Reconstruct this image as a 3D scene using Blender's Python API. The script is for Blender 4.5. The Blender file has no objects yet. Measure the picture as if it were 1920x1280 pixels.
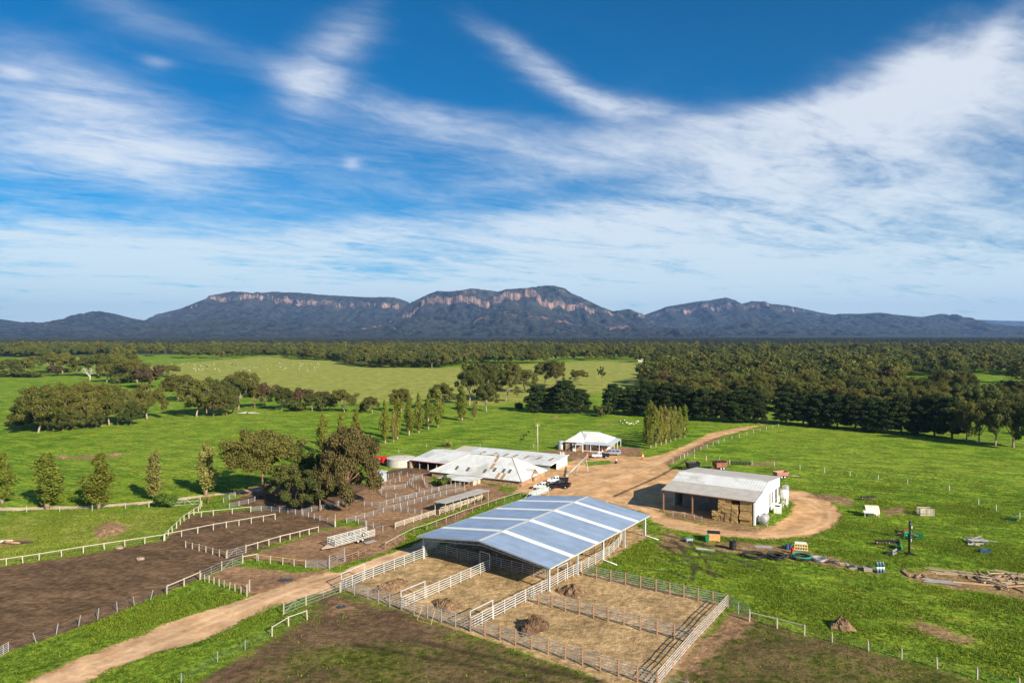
import bpy, bmesh, math, random
import numpy as np
from mathutils import Vector, Matrix
random.seed(7); RNG = np.random.default_rng(7)
SC = bpy.context.scene
COL = SC.collection
R = math.radians
# ------------------------------------------------------------------ camera, sky, sun, exposure
F, HC, HX, HY = 1280.0, 38.0, 960.0, 620.0        # drone 38 m up, 24 mm lens, horizon line
cam = bpy.data.cameras.new('Camera'); camo = bpy.data.objects.new('Camera', cam); COL.objects.link(camo)
cam.lens = 24; cam.sensor_width = 36; cam.clip_start = 1; cam.clip_end = 60000; cam.shift_y = -20/1920
camo.location = (0, 0, HC); camo.rotation_euler = (R(90), 0, 0); SC.camera = camo
SUN_AZ, SUN_EL = R(138), R(27.5)                     # azimuth clockwise from +Y
sl = bpy.data.lights.new('Sun', 'SUN'); sl.energy = 5.0; sl.angle = R(0.5); sl.color = (1.0, 0.89, 0.70)
so = bpy.data.objects.new('Sun', sl); COL.objects.link(so); so.location = (60, -60, 120)
sdir = Vector((math.sin(SUN_AZ)*math.cos(SUN_EL), math.cos(SUN_AZ)*math.cos(SUN_EL), math.sin(SUN_EL)))
so.rotation_euler = sdir.to_track_quat('Z', 'Y').to_euler()
SC.view_settings.view_transform = 'Standard'; SC.view_settings.look = 'None'
SC.view_settings.exposure = 0.88; SC.view_settings.gamma = 1.0; SC.view_settings.use_curve_mapping = False
SC.cycles.max_bounces = 6; SC.cycles.diffuse_bounces = 3; SC.cycles.transparent_max_bounces = 8
SC.cycles.volume_bounces = 1; SC.cycles.use_denoising = True; SC.cycles.use_adaptive_sampling = True

class NT:
    """small helper for node trees"""
    def __init__(s, nt): s.nt = nt; s.nt.nodes.clear()
    def n(s, t, **kw):
        x = s.nt.nodes.new(t)
        for k, v in kw.items(): setattr(x, k, v)
        return x
    def L(s, a, b): s.nt.links.new(a, b)
    def setin(s, x, i, v):
        if v is None: return
        if hasattr(v, 'is_output'): s.L(v, x.inputs[i])
        else: x.inputs[i].default_value = v
    def m(s, op, a, b=None, c=None, clamp=False):
        x = s.n('ShaderNodeMath', operation=op); x.use_clamp = clamp
        s.setin(x, 0, a); s.setin(x, 1, b); s.setin(x, 2, c); return x.outputs[0]
    def noise(s, vec, scale, detail=4, rough=0.55, dist=0.0, lac=2.0):
        x = s.n('ShaderNodeTexNoise'); s.setin(x, 'Vector', vec); x.inputs['Scale'].default_value = scale
        x.inputs['Detail'].default_value = detail; x.inputs['Roughness'].default_value = rough
        x.inputs['Distortion'].default_value = dist; x.inputs['Lacunarity'].default_value = lac
        return x.outputs['Fac']
    def vmul(s, vec, sc):
        x = s.n('ShaderNodeVectorMath', operation='MULTIPLY'); s.L(vec, x.inputs[0]); x.inputs[1].default_value = sc
        return x.outputs[0]
    def mix(s, f, a, b, mode='MIX'):
        x = s.n('ShaderNodeMix', data_type='RGBA', blend_type=mode); x.clamp_factor = True
        s.setin(x, 'Factor', f)
        for i, v in ((6, a), (7, b)):
            if hasattr(v, 'is_output'): s.L(v, x.inputs[i])
            else: x.inputs[i].default_value = (*v, 1) if len(v) == 3 else v
        return x.outputs[2]
    def ss(s, v, lo, hi, a=0.0, b=1.0):
        x = s.n('ShaderNodeMapRange', interpolation_type='SMOOTHSTEP'); s.setin(x, 0, v)
        x.inputs[1].default_value = lo; x.inputs[2].default_value = hi; x.inputs[3].default_value = a; x.inputs[4].default_value = b
        return x.outputs[0]
    def mr(s, v, lo, hi, a, b):
        x = s.n('ShaderNodeMapRange'); s.setin(x, 0, v)
        x.inputs[1].default_value = lo; x.inputs[2].default_value = hi; x.inputs[3].default_value = a; x.inputs[4].default_value = b
        return x.outputs[0]

# ---- world: Nishita sky with a layer of thin cirrus
W = bpy.data.worlds.new('World'); SC.world = W; W.use_nodes = True; W.cycles.sampling_method = 'MANUAL'; W.cycles.sample_map_resolution = 256
t = NT(W.node_tree)
sky = t.n('ShaderNodeTexSky', sky_type='NISHITA'); sky.sun_disc = False
sky.sun_elevation = SUN_EL; sky.sun_rotation = SUN_AZ; sky.altitude = 300
sky.air_density = 1.0; sky.dust_density = 0.3; sky.ozone_density = 4.0
tc = t.n('ShaderNodeTexCoord'); D = tc.outputs['Generated']
sx = t.n('ShaderNodeSeparateXYZ'); t.L(D, sx.inputs[0])
az = t.m('ARCTAN2', sx.outputs[0], sx.outputs[1]); el = t.m('ARCSINE', sx.outputs[2])
# cirrus drift: noise in the cloud layer's own plane (direction / height), stretched along the wind
zc = t.m('MAXIMUM', t.m('ADD', sx.outputs[2], 0.10), 0.06)
dv = t.n('ShaderNodeVectorMath', operation='DIVIDE'); t.L(D, dv.inputs[0])
cz = t.n('ShaderNodeCombineXYZ'); [t.L(zc, cz.inputs[i]) for i in range(3)]; t.L(cz.outputs[0], dv.inputs[1])
rot = t.n('ShaderNodeVectorRotate', rotation_type='Z_AXIS'); t.L(dv.outputs[0], rot.inputs['Vector']); rot.inputs['Angle'].default_value = R(-32)
pl = t.vmul(rot.outputs[0], (0.75, 1.35, 0.0))
n1 = t.noise(pl, 1.1, 9, 0.62, 0.6)
n2 = t.noise(t.vmul(rot.outputs[0], (1.0, 2.2, 0.0)), 1.8, 8, 0.62, 0.7)
n3 = t.noise(t.vmul(rot.outputs[0], (2.4, 3.4, 0.0)), 4.0, 6, 0.6, 0.6)
wisp = t.m('ADD', t.m('MULTIPLY', n1, 0.45), t.m('ADD', t.m('MULTIPLY', n2, 0.4), t.m('MULTIPLY', n3, 0.15)))
def blob(px, py, sxp, syp, ang, amp):
    a0 = math.atan((px-HX)/F); e0 = math.atan((HY-py)/math.hypot(F, px-HX))
    c, s_ = math.cos(R(ang)), math.sin(R(ang))
    da = t.m('SUBTRACT', az, a0); de = t.m('SUBTRACT', el, e0)
    u = t.m('ADD', t.m('MULTIPLY', da, c*F/sxp), t.m('MULTIPLY', de, s_*F/sxp))
    v = t.m('ADD', t.m('MULTIPLY', da, -s_*F/syp), t.m('MULTIPLY', de, c*F/syp))
    r2 = t.m('ADD', t.m('MULTIPLY', u, u), t.m('MULTIPLY', v, v))
    return t.m('MULTIPLY', t.m('POWER', 2.718, t.m('MULTIPLY', r2, -0.7)), amp)
cov = None
for b in [(170,205,170,62,-14,.80),(60,280,170,60,0,.42),(640,80,40,80,-50,.62),(570,165,42,42,0,.62),(700,190,150,26,-10,.62),
          (250,25,150,22,-12,.30),(950,90,85,26,-25,.62),(1060,160,90,20,-32,.70),(1180,200,110,17,-12,.80),(1400,225,180,22,4,.62),
          (1600,215,260,46,15,.76),(1850,150,170,58,14,.66),(1880,55,20,60,-25,.45),(1720,110,70,40,25,.45),
          (950,270,330,42,-3,.52),(1030,330,300,25,8,.45),(1700,310,330,60,12,.52),(1400,330,300,45,14,.48),
          (1150,430,420,38,4,.72),(700,440,330,26,6,.60),(120,445,240,40,-3,.62),(1600,440,420,70,3,.66),(330,350,330,45,0,.42),(500,290,260,30,0,.35),
          (960,535,2600,60,0,1.05),(960,620,2600,60,0,1.5),(660,305,13,10,0,.5),(295,118,22,8,0,.5),(30,140,20,9,0,.4)]:
    x = blob(*b); cov = x if cov is None else t.m('ADD', cov, x)
away = t.ss(t.m('ABSOLUTE', az), 0.75, 1.2)                        # the same kind of sky goes on all round
cov = t.m('ADD', cov, t.m('MULTIPLY', away, 0.42))
dens = t.m('ADD', t.m('MULTIPLY', cov, 0.75), t.m('MULTIPLY', t.m('SUBTRACT', wisp, 0.5), t.m('ADD', 0.8, t.m('MULTIPLY', cov, 2.6))))
cl = t.m('MULTIPLY', t.ss(dens, 0.0, 1.22), 0.86)
hs = t.n('ShaderNodeHueSaturation'); hs.inputs['Saturation'].default_value = 1.5; hs.inputs['Value'].default_value = 0.66; t.L(t.mix(1.0, sky.outputs[0], (0.26, 1.02, 1.40), 'MULTIPLY'), hs.inputs['Color'])
cloudcol = t.mix(t.ss(el, 0.0, 0.30), (7.2, 8.4, 8.7), (7.5, 7.9, 8.5))
skyc = t.mix(cl, hs.outputs[0], cloudcol)
bg = t.n('ShaderNodeBackground'); bg.inputs[1].default_value = 0.062; t.L(skyc, bg.inputs[0])
wo = t.n('ShaderNodeOutputWorld'); t.L(bg.outputs[0], wo.inputs[0])

# ------------------------------------------------------------------ helpers
def G(px, py, z=0.0):
    """photo pixel of a point that stands z metres above the plain -> its place on the plain"""
    d = F*(HC-z)/(py-HY); return Vector(((px-HX)/F*d, d, 0))
def tag(o, label=None, cat=None, group=None, kind=None):
    if label: o['label'] = label
    if cat: o['category'] = cat
    if group: o['group'] = group
    if kind: o['kind'] = kind
    return o
def thing(name, label, cat, loc=(0, 0, 0), rz=0.0, group=None):
    o = bpy.data.objects.new(name, None); COL.objects.link(o); o.empty_display_size = 0.3
    o.location = loc; o.rotation_euler = (0, 0, rz); return tag(o, label, cat, group)
def link(name, me, parent=None, mtx=None):
    o = bpy.data.objects.new(name, me); COL.objects.link(o)
    if parent is not None: o.parent = parent
    if mtx is not None: o.matrix_local = mtx
    return o
def copy_tree(o, parent=None):
    c = o.copy(); COL.objects.link(c); c.parent = parent
    for ch in o.children: copy_tree(ch, c)
    return c
MATS = {}
def mat(name, col, rough=0.7, metal=0.0, var=0.15, scale=3.0, bump=0.0, bscale=20.0, col2=None, spec=0.3, wave=None, objrand=0.0, dirt=None):
    """principled material with noise colour variation; wave=(axis, period, strength) for corrugation"""
    if name in MATS: return MATS[name]
    m = bpy.data.materials.new(name); m.use_nodes = True; k = NT(m.node_tree); MATS[name] = m
    tcn = k.n('ShaderNodeTexCoord'); P = tcn.outputs['Object']
    b = k.n('ShaderNodeBsdfPrincipled'); out = k.n('ShaderNodeOutputMaterial'); k.L(b.outputs[0], out.inputs[0])
    b.inputs['Roughness'].default_value = rough; b.inputs['Metallic'].default_value = metal
    b.inputs['Specular IOR Level'].default_value = spec
    nz = k.noise(P, scale, 5, 0.6)
    lo = tuple(c*(1-var) for c in col); hi = tuple(min(1, c*(1+var)) for c in col)
    c = k.mix(k.ss(nz, 0.3, 0.7), lo, hi)
    if col2: c = k.mix(k.ss(k.noise(P, scale*0.35, 6, 0.65), 0.50, 0.66), c, col2)
    if dirt:
        c = k.mix(k.m('MULTIPLY', k.ss(k.noise(k.vmul(P, (1, 1, 0.25)), scale*1.7, 6, 0.7), 0.52, 0.75), 0.7), c, dirt)
    if objrand:
        oi = k.n('ShaderNodeObjectInfo'); h2 = k.n('ShaderNodeHueSaturation'); k.L(c, h2.inputs['Color'])
        k.L(k.mr(oi.outputs['Random'], 0, 1, 1-objrand, 1+objrand), h2.inputs['Value']); c = h2.outputs[0]
    k.L(c, b.inputs['Base Color'])
    hgt = None
    if bump: hgt = k.m('MULTIPLY', k.noise(P, bscale, 4, 0.6), bump)
    if wave:
        ax, per, st = wave
        sp = k.n('ShaderNodeSeparateXYZ'); k.L(P, sp.inputs[0])
        wv = k.m('MULTIPLY', k.m('SINE', k.m('MULTIPLY', sp.outputs[ax], 2*math.pi/per)), st)
        hgt = wv if hgt is None else k.m('ADD', hgt, wv)
    if hgt is not None:
        bp = k.n('ShaderNodeBump'); bp.inputs['Strength'].default_value = 1.0; bp.inputs['Distance'].default_value = 1.0
        k.L(hgt, bp.inputs['Height']); k.L(bp.outputs[0], b.inputs['Normal'])
    return m
class MB:
    """collects boxes, bars, tubes and polygons into one mesh"""
    def __init__(s): s.v = []; s.f = []
    def add(s, vs, fs):
        o = len(s.v); s.v += [tuple(x) for x in vs]; s.f += [tuple(i+o for i in q) for q in fs]; return s
    def box(s, c, sz, rz=0.0, M=None, bev=0.0):
        x, y, z = sz[0]/2, sz[1]/2, sz[2]/2
        vs = [Vector(p) for p in ((-x,-y,-z),(x,-y,-z),(x,y,-z),(-x,y,-z),(-x,-y,z),(x,-y,z),(x,y,z),(-x,y,z))]
        m = Matrix.Translation(c) @ (M or Matrix.Rotation(rz, 4, 'Z'))
        return s.add([m @ p for p in vs], [(0,3,2,1),(4,5,6,7),(0,1,5,4),(1,2,6,5),(2,3,7,6),(3,0,4,7)])
    def bar(s, p, q, w, h=None, up=(0, 0, 1)):
        p, q = Vector(p), Vector(q); h = h or w; d = (q-p); L = d.length; x = d.normalized()
        u = Vector(up); y = u.cross(x)
        if y.length < 1e-4: y = Vector((0, 1, 0)).cross(x)
        y.normalize(); z = x.cross(y)
        m = Matrix((( *x,), (*y,), (*z,))).transposed().to_4x4()
        return s.box((p+q)/2, (L, w, h), M=m)
    def tube(s, p, q, r, n=8, r2=None, caps=True):
        p, q = Vector(p), Vector(q); r2 = r if r2 is None else r2
        z = (q-p).normalized(); x = z.orthogonal().normalized(); y = z.cross(x)
        vs = []
        for c, rr in ((p, r), (q, r2)):
            for i in range(n):
                a = 2*math.pi*i/n; vs.append(c + (x*math.cos(a)+y*math.sin(a))*rr)
        fs = [(i, (i+1) % n, n+(i+1) % n, n+i) for i in range(n)]
        if caps: fs += [tuple(range(n))[::-1], tuple(range(n, 2*n))]
        return s.add(vs, fs)
    def path(s, pts, rad, n=6):
        pts = [Vector(p) for p in pts]
        if not hasattr(rad, '__len__'): rad = [rad]*len(pts)
        vs, fs = [], []; prev = None
        for i, p in enumerate(pts):
            d = (pts[min(i+1, len(pts)-1)]-pts[max(i-1, 0)]).normalized()
            x = d.orthogonal().normalized() if prev is None else (prev - d*prev.dot(d)).normalized()
            prev = x; y = d.cross(x)
            for j in range(n):
                a = 2*math.pi*j/n; vs.append(p+(x*math.cos(a)+y*math.sin(a))*rad[i])
        for i in range(len(pts)-1):
            for j in range(n): fs.append((i*n+j, i*n+(j+1) % n, (i+1)*n+(j+1) % n, (i+1)*n+j))
        fs += [tuple(range(n))[::-1], tuple((len(pts)-1)*n+j for j in range(n))]
        return s.add(vs, fs)
    def poly(s, pts, th=None, nrm=(0, 0, 1)):
        """flat polygon, extruded by th along -nrm"""
        pts = [Vector(p) for p in pts]; n = len(pts)
        if th is None: return s.add(pts, [tuple(range(n))])
        d = Vector(nrm).normalized()*th; vs = pts+[p-d for p in pts]
        return s.add(vs, [tuple(range(n)), tuple(range(n, 2*n))[::-1]]+[(i, n+i, n+(i+1) % n, (i+1) % n) for i in range(n)])
    def lathe(s, prof, n=20, c=(0, 0, 0), axis='Z'):
        vs, fs = [], []; c = Vector(c)
        for r, h in prof:
            for i in range(n):
                a = 2*math.pi*i/n; p = (r*math.cos(a), r*math.sin(a), h)
                if axis == 'X': p = (p[2], p[0], p[1])
                if axis == 'Y': p = (p[1], p[2], p[0])
                vs.append(c+Vector(p))
        for k in range(len(prof)-1):
            for i in range(n): fs.append((k*n+i, k*n+(i+1) % n, (k+1)*n+(i+1) % n, (k+1)*n+i))
        fs += [tuple(range(n))[::-1], tuple((len(prof)-1)*n+i for i in range(n))]
        return s.add(vs, fs)
    def torus(s, c, Rr, r, n=24, m=8, tilt=None, sq=1.0):
        vs, fs = [], []; c = Vector(c); T = tilt or Matrix.Identity(3)
        for i in range(n):
            a = 2*math.pi*i/n
            for j in range(m):
                b = 2*math.pi*j/m; rr = Rr+r*math.cos(b)
                vs.append(c+T @ Vector((rr*math.cos(a), rr*math.sin(a)*sq, r*math.sin(b))))
        for i in range(n):
            for j in range(m): fs.append((i*m+j, ((i+1) % n)*m+j, ((i+1) % n)*m+(j+1) % m, i*m+(j+1) % m))
        return s.add(vs, fs)
    def mesh(s, name, m=None, smooth=False, bevel=0.0):
        me = bpy.data.meshes.new(name); me.from_pydata(s.v, [], s.f)
        bm = bmesh.new(); bm.from_mesh(me); bmesh.ops.recalc_face_normals(bm, faces=bm.faces)
        if bevel: bmesh.ops.bevel(bm, geom=bm.edges[:], offset=bevel, segments=1, affect='EDGES', clamp_overlap=True)
        bm.to_mesh(me); bm.free()
        if m: me.materials.append(m)
        if smooth: me.polygons.foreach_set('use_smooth', [True]*len(me.polygons))
        return me
    def build(s, name, m, parent=None, smooth=False, bevel=0.0):
        return link(name, s.mesh(name, m, smooth, bevel), parent)
UNIT = {}
def unit(kind, m):
    k = (kind, m.name)
    if k not in UNIT:
        b = MB()
        if kind == 'box': b.box((0, 0, 0), (1, 1, 1))
        else: b.tube((-.5, 0, 0), (.5, 0, 0), .5, 8)
        UNIT[k] = b.mesh(kind+'_'+m.name, m, smooth=False)
    return UNIT[k]
def stick(name, p, q, w, h, m, parent, kind='box'):
    """post, rail or pole from p to q; alike pieces share one mesh"""
    p, q = Vector(p), Vector(q); d = q-p; L = d.length; x = d.normalized()
    y = Vector((0, 0, 1)).cross(x)
    if y.length < 1e-3: y = Vector((0, 1, 0))
    y.normalize(); z = x.cross(y)
    M = Matrix.Translation((p+q)/2) @ Matrix(((*x,), (*y,), (*z,))).transposed().to_4x4() @ Matrix.Diagonal((L, w, h, 1))
    return link(name, unit(kind, m), parent, M)
# ------------------------------------------------------------------ the land: one continuous grid, split into ground, roads, yards
def axis(lo, hi, step, far_lo, far_hi, ratio):
    a = list(np.arange(lo, hi+step/2, step)); s = step
    while a[-1] < far_hi: s *= ratio; a.append(a[-1]+s)
    s = step; pre = []; v = a[0]
    while v > far_lo: s *= ratio; v -= s; pre.append(v)
    return np.array(pre[::-1]+a)
GX = axis(-100, 115, 0.6, -16000, 16000, 1.055); GY = axis(66, 200, 0.6, -3000, 17000, 1.055)
XX, YY = np.meshgrid(GX, GY); PX, PY = XX.ravel(), YY.ravel(); NX, NY = len(GX), len(GY)
def sdf(pts, cap=4.0):
    """signed distance (+ inside) of every grid point to a polygon given in photo pixels of the plain"""
    P = np.array([G(*p)[:2] for p in pts]); out = np.full(len(PX), -cap, np.float32)
    lo, hi = P.min(0)-cap, P.max(0)+cap
    ix = np.where((PX > lo[0]) & (PX < hi[0]) & (PY > lo[1]) & (PY < hi[1]))[0]
    x, y = PX[ix], PY[ix]; d2 = np.full(len(ix), 1e9); ins = np.zeros(len(ix), bool)
    for i in range(len(P)):
        a, b = P[i], P[(i+1) % len(P)]; e = b-a; L2 = max(e@e, 1e-9)
        tt = np.clip(((x-a[0])*e[0]+(y-a[1])*e[1])/L2, 0, 1)
        d2 = np.minimum(d2, (x-a[0]-tt*e[0])**2+(y-a[1]-tt*e[1])**2)
        if abs(e[1]) > 1e-9:
            c = ((a[1] > y) != (b[1] > y)) & (x < e[0]*(y-a[1])/e[1]+a[0]); ins ^= c
    out[ix] = np.clip(np.where(ins, 1, -1)*np.sqrt(d2), -cap, cap); return out
def uni(*ps, cap=4.0):
    o = sdf(ps[0], cap)
    for p in ps[1:]: o = np.maximum(o, sdf(p, cap))
    return o
def strip(pts, w):
    """thin band along a line of photo pixels, w metres wide"""
    P = [G(*p) for p in pts]; out = np.full(len(PX), -4.0, np.float32)
    for a, b in zip(P[:-1], P[1:]):
        e = b-a; L2 = e.x**2+e.y**2
        tt = np.clip(((PX-a.x)*e.x+(PY-a.y)*e.y)/L2, 0, 1)
        out = np.maximum(out, np.clip(w/2-np.hypot(PX-a.x-tt*e.x, PY-a.y-tt*e.y), -4, 4))
    return out
Z = {}
Z['gravel'] = uni([(20,1290),(122,1245),(195,1215),(271,1188),(314,1166),(379,1145),(412,1131),(465,1117),(520,1099),(570,1084),(612,1072),(715,1042),(770,1022),(800,1006),(850,985),(905,958),(955,938),(975,936),(990,930),(905,970),(800,1035),(690,1066),(640,1102),(530,1132),(509,1136),(460,1161),(422,1182),(366,1207),(306,1219),(284,1228),(225,1247),(162,1275),(140,1290)])
Z['yard'] = uni([(985,940),(965,918),(1020,905),(1038,893),(1075,880),(1092,866),(1110,858),(1160,853),(1215,857),(1245,850),(1290,833),(1330,812),(1380,802),(1425,796),(1438,789),(1448,793),(1352,818),(1312,835),(1272,858),(1250,868),(1257,878),(1310,888),(1400,900),(1350,962),(1240,953),(1255,968),(1330,985),(1412,995),(1450,984),(1482,962),(1487,945),(1468,930),(1462,915),(1510,920),(1560,940),(1580,965),(1565,988),(1510,1006),(1425,1011),(1330,1004),(1255,990),(1228,978),(1205,960),(1105,932)])
Z['yard'] = np.maximum(Z['yard'], uni([(960,926),(968,914),(1020,886),(1048,872),(1080,862),(1105,858),(1075,895),(1000,930)],[(1300,945),(1420,935),(1445,950),(1415,985),(1250,962),(1240,952)]))
Z['mud'] = uni([(-60,1070),(150,1040),(310,1012),(352,968),(420,955),(425,940),(470,925),(520,922),(590,905),(720,905),(705,935),(640,960),(660,985),(600,992),(520,1018),(440,1049),(375,1085),(310,1110),(200,1157),(100,1192),(-60,1245)],
               [(700,895),(735,880),(775,873),(838,868),(838,880),(790,893),(735,900)])
Z['churn'] = uni([(330,1295),(540,1178),(575,1158),(595,1112),(640,1110),(760,1146),(880,1190),(800,1195),(700,1190),(620,1200),(540,1225),(480,1265),(420,1310)],
                 [(600,1185),(760,1175),(850,1205),(820,1215),(700,1203),(610,1205)])
Z['yards'] = uni([(380,1082),(450,1053),(520,1062),(615,1070),(640,1080),(560,1100),(470,1122),(440,1100)],[(560,965),(640,945),(700,905),(735,893),(800,885),(838,885),(850,897),(945,912),(940,925),(870,950),(800,975),(745,1000),(640,982)],
                 [(450,1046),(600,996),(650,984),(745,1000),(778,1012),(740,1032),(612,1066),(520,1052)],
                 [(1020,845),(1100,840),(1180,838),(1205,842),(1200,853),(1110,856),(1075,862),(1040,855)],
                 [(860,905),(960,912),(1000,905),(990,925),(930,945),(840,985),(800,990),(880,950)],
                 [(425,925),(500,905),(560,900),(560,915),(480,930)])
Z['pen'] = uni([(640,1105),(690,1064),(800,1041),(985,925),(1105,925),(1222,1003),(1090,1075),(1110,1074),(1365,1132),(1242,1290),(1180,1290),(880,1187)])
Z['spots'] = uni([(108,858),(180,852),(228,850),(232,855),(150,861)],[(182,985),(205,978),(235,980),(240,988),(215,1002),(190,1008),(180,998)],
                 [(1320,1018),(1380,1015),(1460,1022),(1500,1028),(1660,1072),(1655,1078),(1500,1050),(1360,1035)],
                 [(1690,1068),(1740,1070),(1930,1095),(1960,1120),(1930,1125),(1780,1100),(1700,1085)],
                 [(1690,1165),(1720,1160),(1840,1200),(1830,1210),(1760,1195)],[(1650,955),(1690,950),(1700,960),(1660,968)],[(1500,930),(1560,925),(1600,935),(1590,950),(1560,940)],
                 [(520,1084),(552,1083),(560,1088),(525,1092)],[(620,1130),(655,1128),(665,1140),(630,1146)],[(1238,1000),(1260,995),(1300,1020),(1270,1035),(1235,1025)],[(1385,868),(1460,866),(1440,872),(1400,872)],[(1375,1145),(1420,1165),(1340,1225),(1290,1280),(1250,1280),(1340,1180)],
                 [(1240,955),(1412,986),(1445,986),(1420,1000),(1330,985),(1250,968)],[(0,1012),(60,1010),(58,1018),(0,1025)], [(1125,795),(1160,793),(1160,796),(1125,798)],[(1240,870),(1290,840),(1340,820),(1350,823),(1300,845),(1262,870)])
Z['path'] = np.maximum(strip([(-120,956),(60,953),(170,950),(300,940),(360,932),(440,922),(500,916)], 2.6), strip([(1400,785),(1460,782),(1520,792)], 3))
Z['olive'] = uni([(300,1310),(480,1240),(560,1198),(745,1140),(880,1190),(1180,1283),(1240,1290),(1290,1210),(1370,1142),(1510,1188),(1760,1252),(2000,1320),(1000,1400)], cap=4)
Z['pale'] = uni([(250,690),(350,680),(500,668),(620,676),(820,690),(1090,678),(1180,676),(1260,690),(1240,716),(1130,735),(1000,752),(900,760),(760,752),(640,757),(560,742),(440,730),(330,706)],
                [(60,672),(230,668),(240,674),(70,682)],[(-60,1000),(0,966),(200,962),(330,955),(305,1002),(150,1030),(-60,1058)], cap=12)
Z['green'] = uni([(612,1070),(735,1030),(768,1008),(835,985),(870,990),(800,1006),(770,1021),(715,1040),(640,1072)],[(450,1048),(500,1050),(602,1068),(560,1073),(490,1065),(440,1060)],
                 [(340,968),(372,955),(385,942),(430,938),(440,946),(500,952),(380,964)],[(388,1083),(478,1116),(380,1145),(300,1170),(100,1250),(-40,1300),(-40,1248),(100,1194),(205,1157),(310,1112)],
                 [(530,1133),(575,1152),(500,1200),(340,1290),(165,1290),(230,1248),(310,1222),(420,1186),(505,1145)],
                 [(620,980),(650,972),(690,980),(660,990)],[(805,900),(820,882),(850,893),(845,902),(815,907)],[(905,945),(960,925),(1000,925),(985,937),(930,950),(880,975),(850,982)],
                 [(940,912),(975,915),(960,922),(930,918)],[(1095,866),(1140,862),(1150,868),(1100,874)],[(1440,975),(1470,952),(1482,950),(1475,968),(1450,980)],[(1380,868),(1395,862),(1390,872)], cap=4)
def off(pts, d):
    P = [G(*p) for p in pts]; o = []
    for i, p in enumerate(P):
        e = (P[min(i+1, len(P)-1)]-P[max(i-1, 0)]).normalized(); q = p+Vector((-e.y, e.x, 0))*d; o.append((HX+F*q.x/q.y, HY+F*HC/q.y))
    return o
Z['track'] = np.full(len(PX), -4.0, np.float32)
for pts in ([(60,1290),(150,1258),(230,1228),(330,1190),(420,1152),(500,1120),(600,1086),(700,1054),(790,1024),(880,980),(950,946)],[(1235,984),(1330,995),(1425,1003),(1500,998),(1545,980),(1548,958),(1520,940),(1478,924)],[(1060,925),(1130,905),(1210,880),(1262,852),(1310,828),(1360,812),(1425,797)],[(1090,890),(1180,880),(1240,862),(1300,834)],[(1110,925),(1180,940),(1230,975),(1300,990)]):
    for dd in (-.85, .85): Z['track'] = np.maximum(Z['track'], strip(off(pts, dd), .55))
Z['rut'] = np.full(len(PX), -4.0, np.float32)
for pts in ([(1222,1005),(1300,1030),(1380,1048),(1470,1060)],[(1230,1015),(1290,1050),(1330,1075)],[(1215,1050),(1270,1050),(1350,1035),(1450,1040)],[(1240,1000),(1320,1020),(1420,1035)],[(1200,1065),(1260,1070),(1300,1090)],[(1260,1010),(1300,1050),(1300,1085)],
            [(1225,1035),(1290,1040),(1400,1062)],[(1228,1045),(1300,1062),(1360,1082)],[(1280,1005),(1320,1045),(1340,1080)],[(1250,1025),(1340,1030),(1430,1050)],[(1300,1015),(1360,1040),(1440,1072)],[(660,1205),(900,1250),(1180,1310)],[(760,1195),(960,1240),(1120,1275)],[(1150,930),(1240,890),(1290,860)]):
    Z['rut'] = np.maximum(Z['rut'], strip(pts, 0.7))
ORDER = ['pale', 'olive', 'churn', 'mud', 'yards', 'pen', 'gravel', 'yard', 'spots', 'path', 'green', 'rut', 'track']

gm = bpy.data.materials.new('land'); gm.use_nodes = True; k = NT(gm.node_tree)
geo = k.n('ShaderNodeNewGeometry'); P = geo.outputs['Position']
def A(nm):
    a = k.n('ShaderNodeAttribute'); a.attribute_name = nm; return a.outputs['Fac']
big = k.noise(P, 0.012, 4, 0.55); mid = k.noise(P, 0.09, 5, 0.6); fin = k.noise(P, 0.9, 5, 0.65); mic = k.noise(P, 5.0, 4, 0.7)
rotm = k.n('ShaderNodeVectorRotate', rotation_type='Z_AXIS'); k.L(P, rotm.inputs['Vector']); rotm.inputs['Angle'].default_value = R(25)
strk = k.noise(k.vmul(rotm.outputs[0], (0.10, 0.55, 1)), 1.0, 6, 0.65); tus = k.noise(k.vmul(rotm.outputs[0], (1.2, 2.6, 1)), 0.55, 4, 0.6, 0.4)
edge = k.m('ADD', k.m('MULTIPLY', k.m('SUBTRACT', k.noise(P, 0.33, 5, 0.65), 0.5), 4.6), k.m('ADD', k.m('MULTIPLY', k.m('SUBTRACT', fin, 0.5), 1.9), k.m('MULTIPLY', k.m('SUBTRACT', mic, 0.5), 1.1)))
def msk(nm, w, amp=1.0, off=0.0):
    return k.ss(k.m('ADD', k.m('ADD', A(nm), off), k.m('MULTIPLY', edge, amp)), -w, w)
# grass
gr = k.mix(k.ss(mid, 0.38, 0.62), (0.080, 0.175, 0.008), (0.165, 0.270, 0.016))
gr = k.mix(k.m('MULTIPLY', k.ss(big, 0.42, 0.60), 0.7), gr, (0.185, 0.265, 0.024))
gr = k.mix(k.m('MULTIPLY', k.ss(strk, 0.47, 0.66), 0.75), gr, (0.300, 0.320, 0.034))
gr = k.mix(k.m('MULTIPLY', k.ss(strk, 0.50, 0.34), 0.65), gr, (0.036, 0.110, 0.008))
gr = k.mix(k.m('MULTIPLY', k.ss(tus, 0.54, 0.66), 0.85), gr, (0.022, 0.062, 0.006))
gr = k.mix(k.m('MULTIPLY', k.ss(mic, 0.54, 0.70), 0.5), gr, (0.23, 0.30, 0.035))
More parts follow.
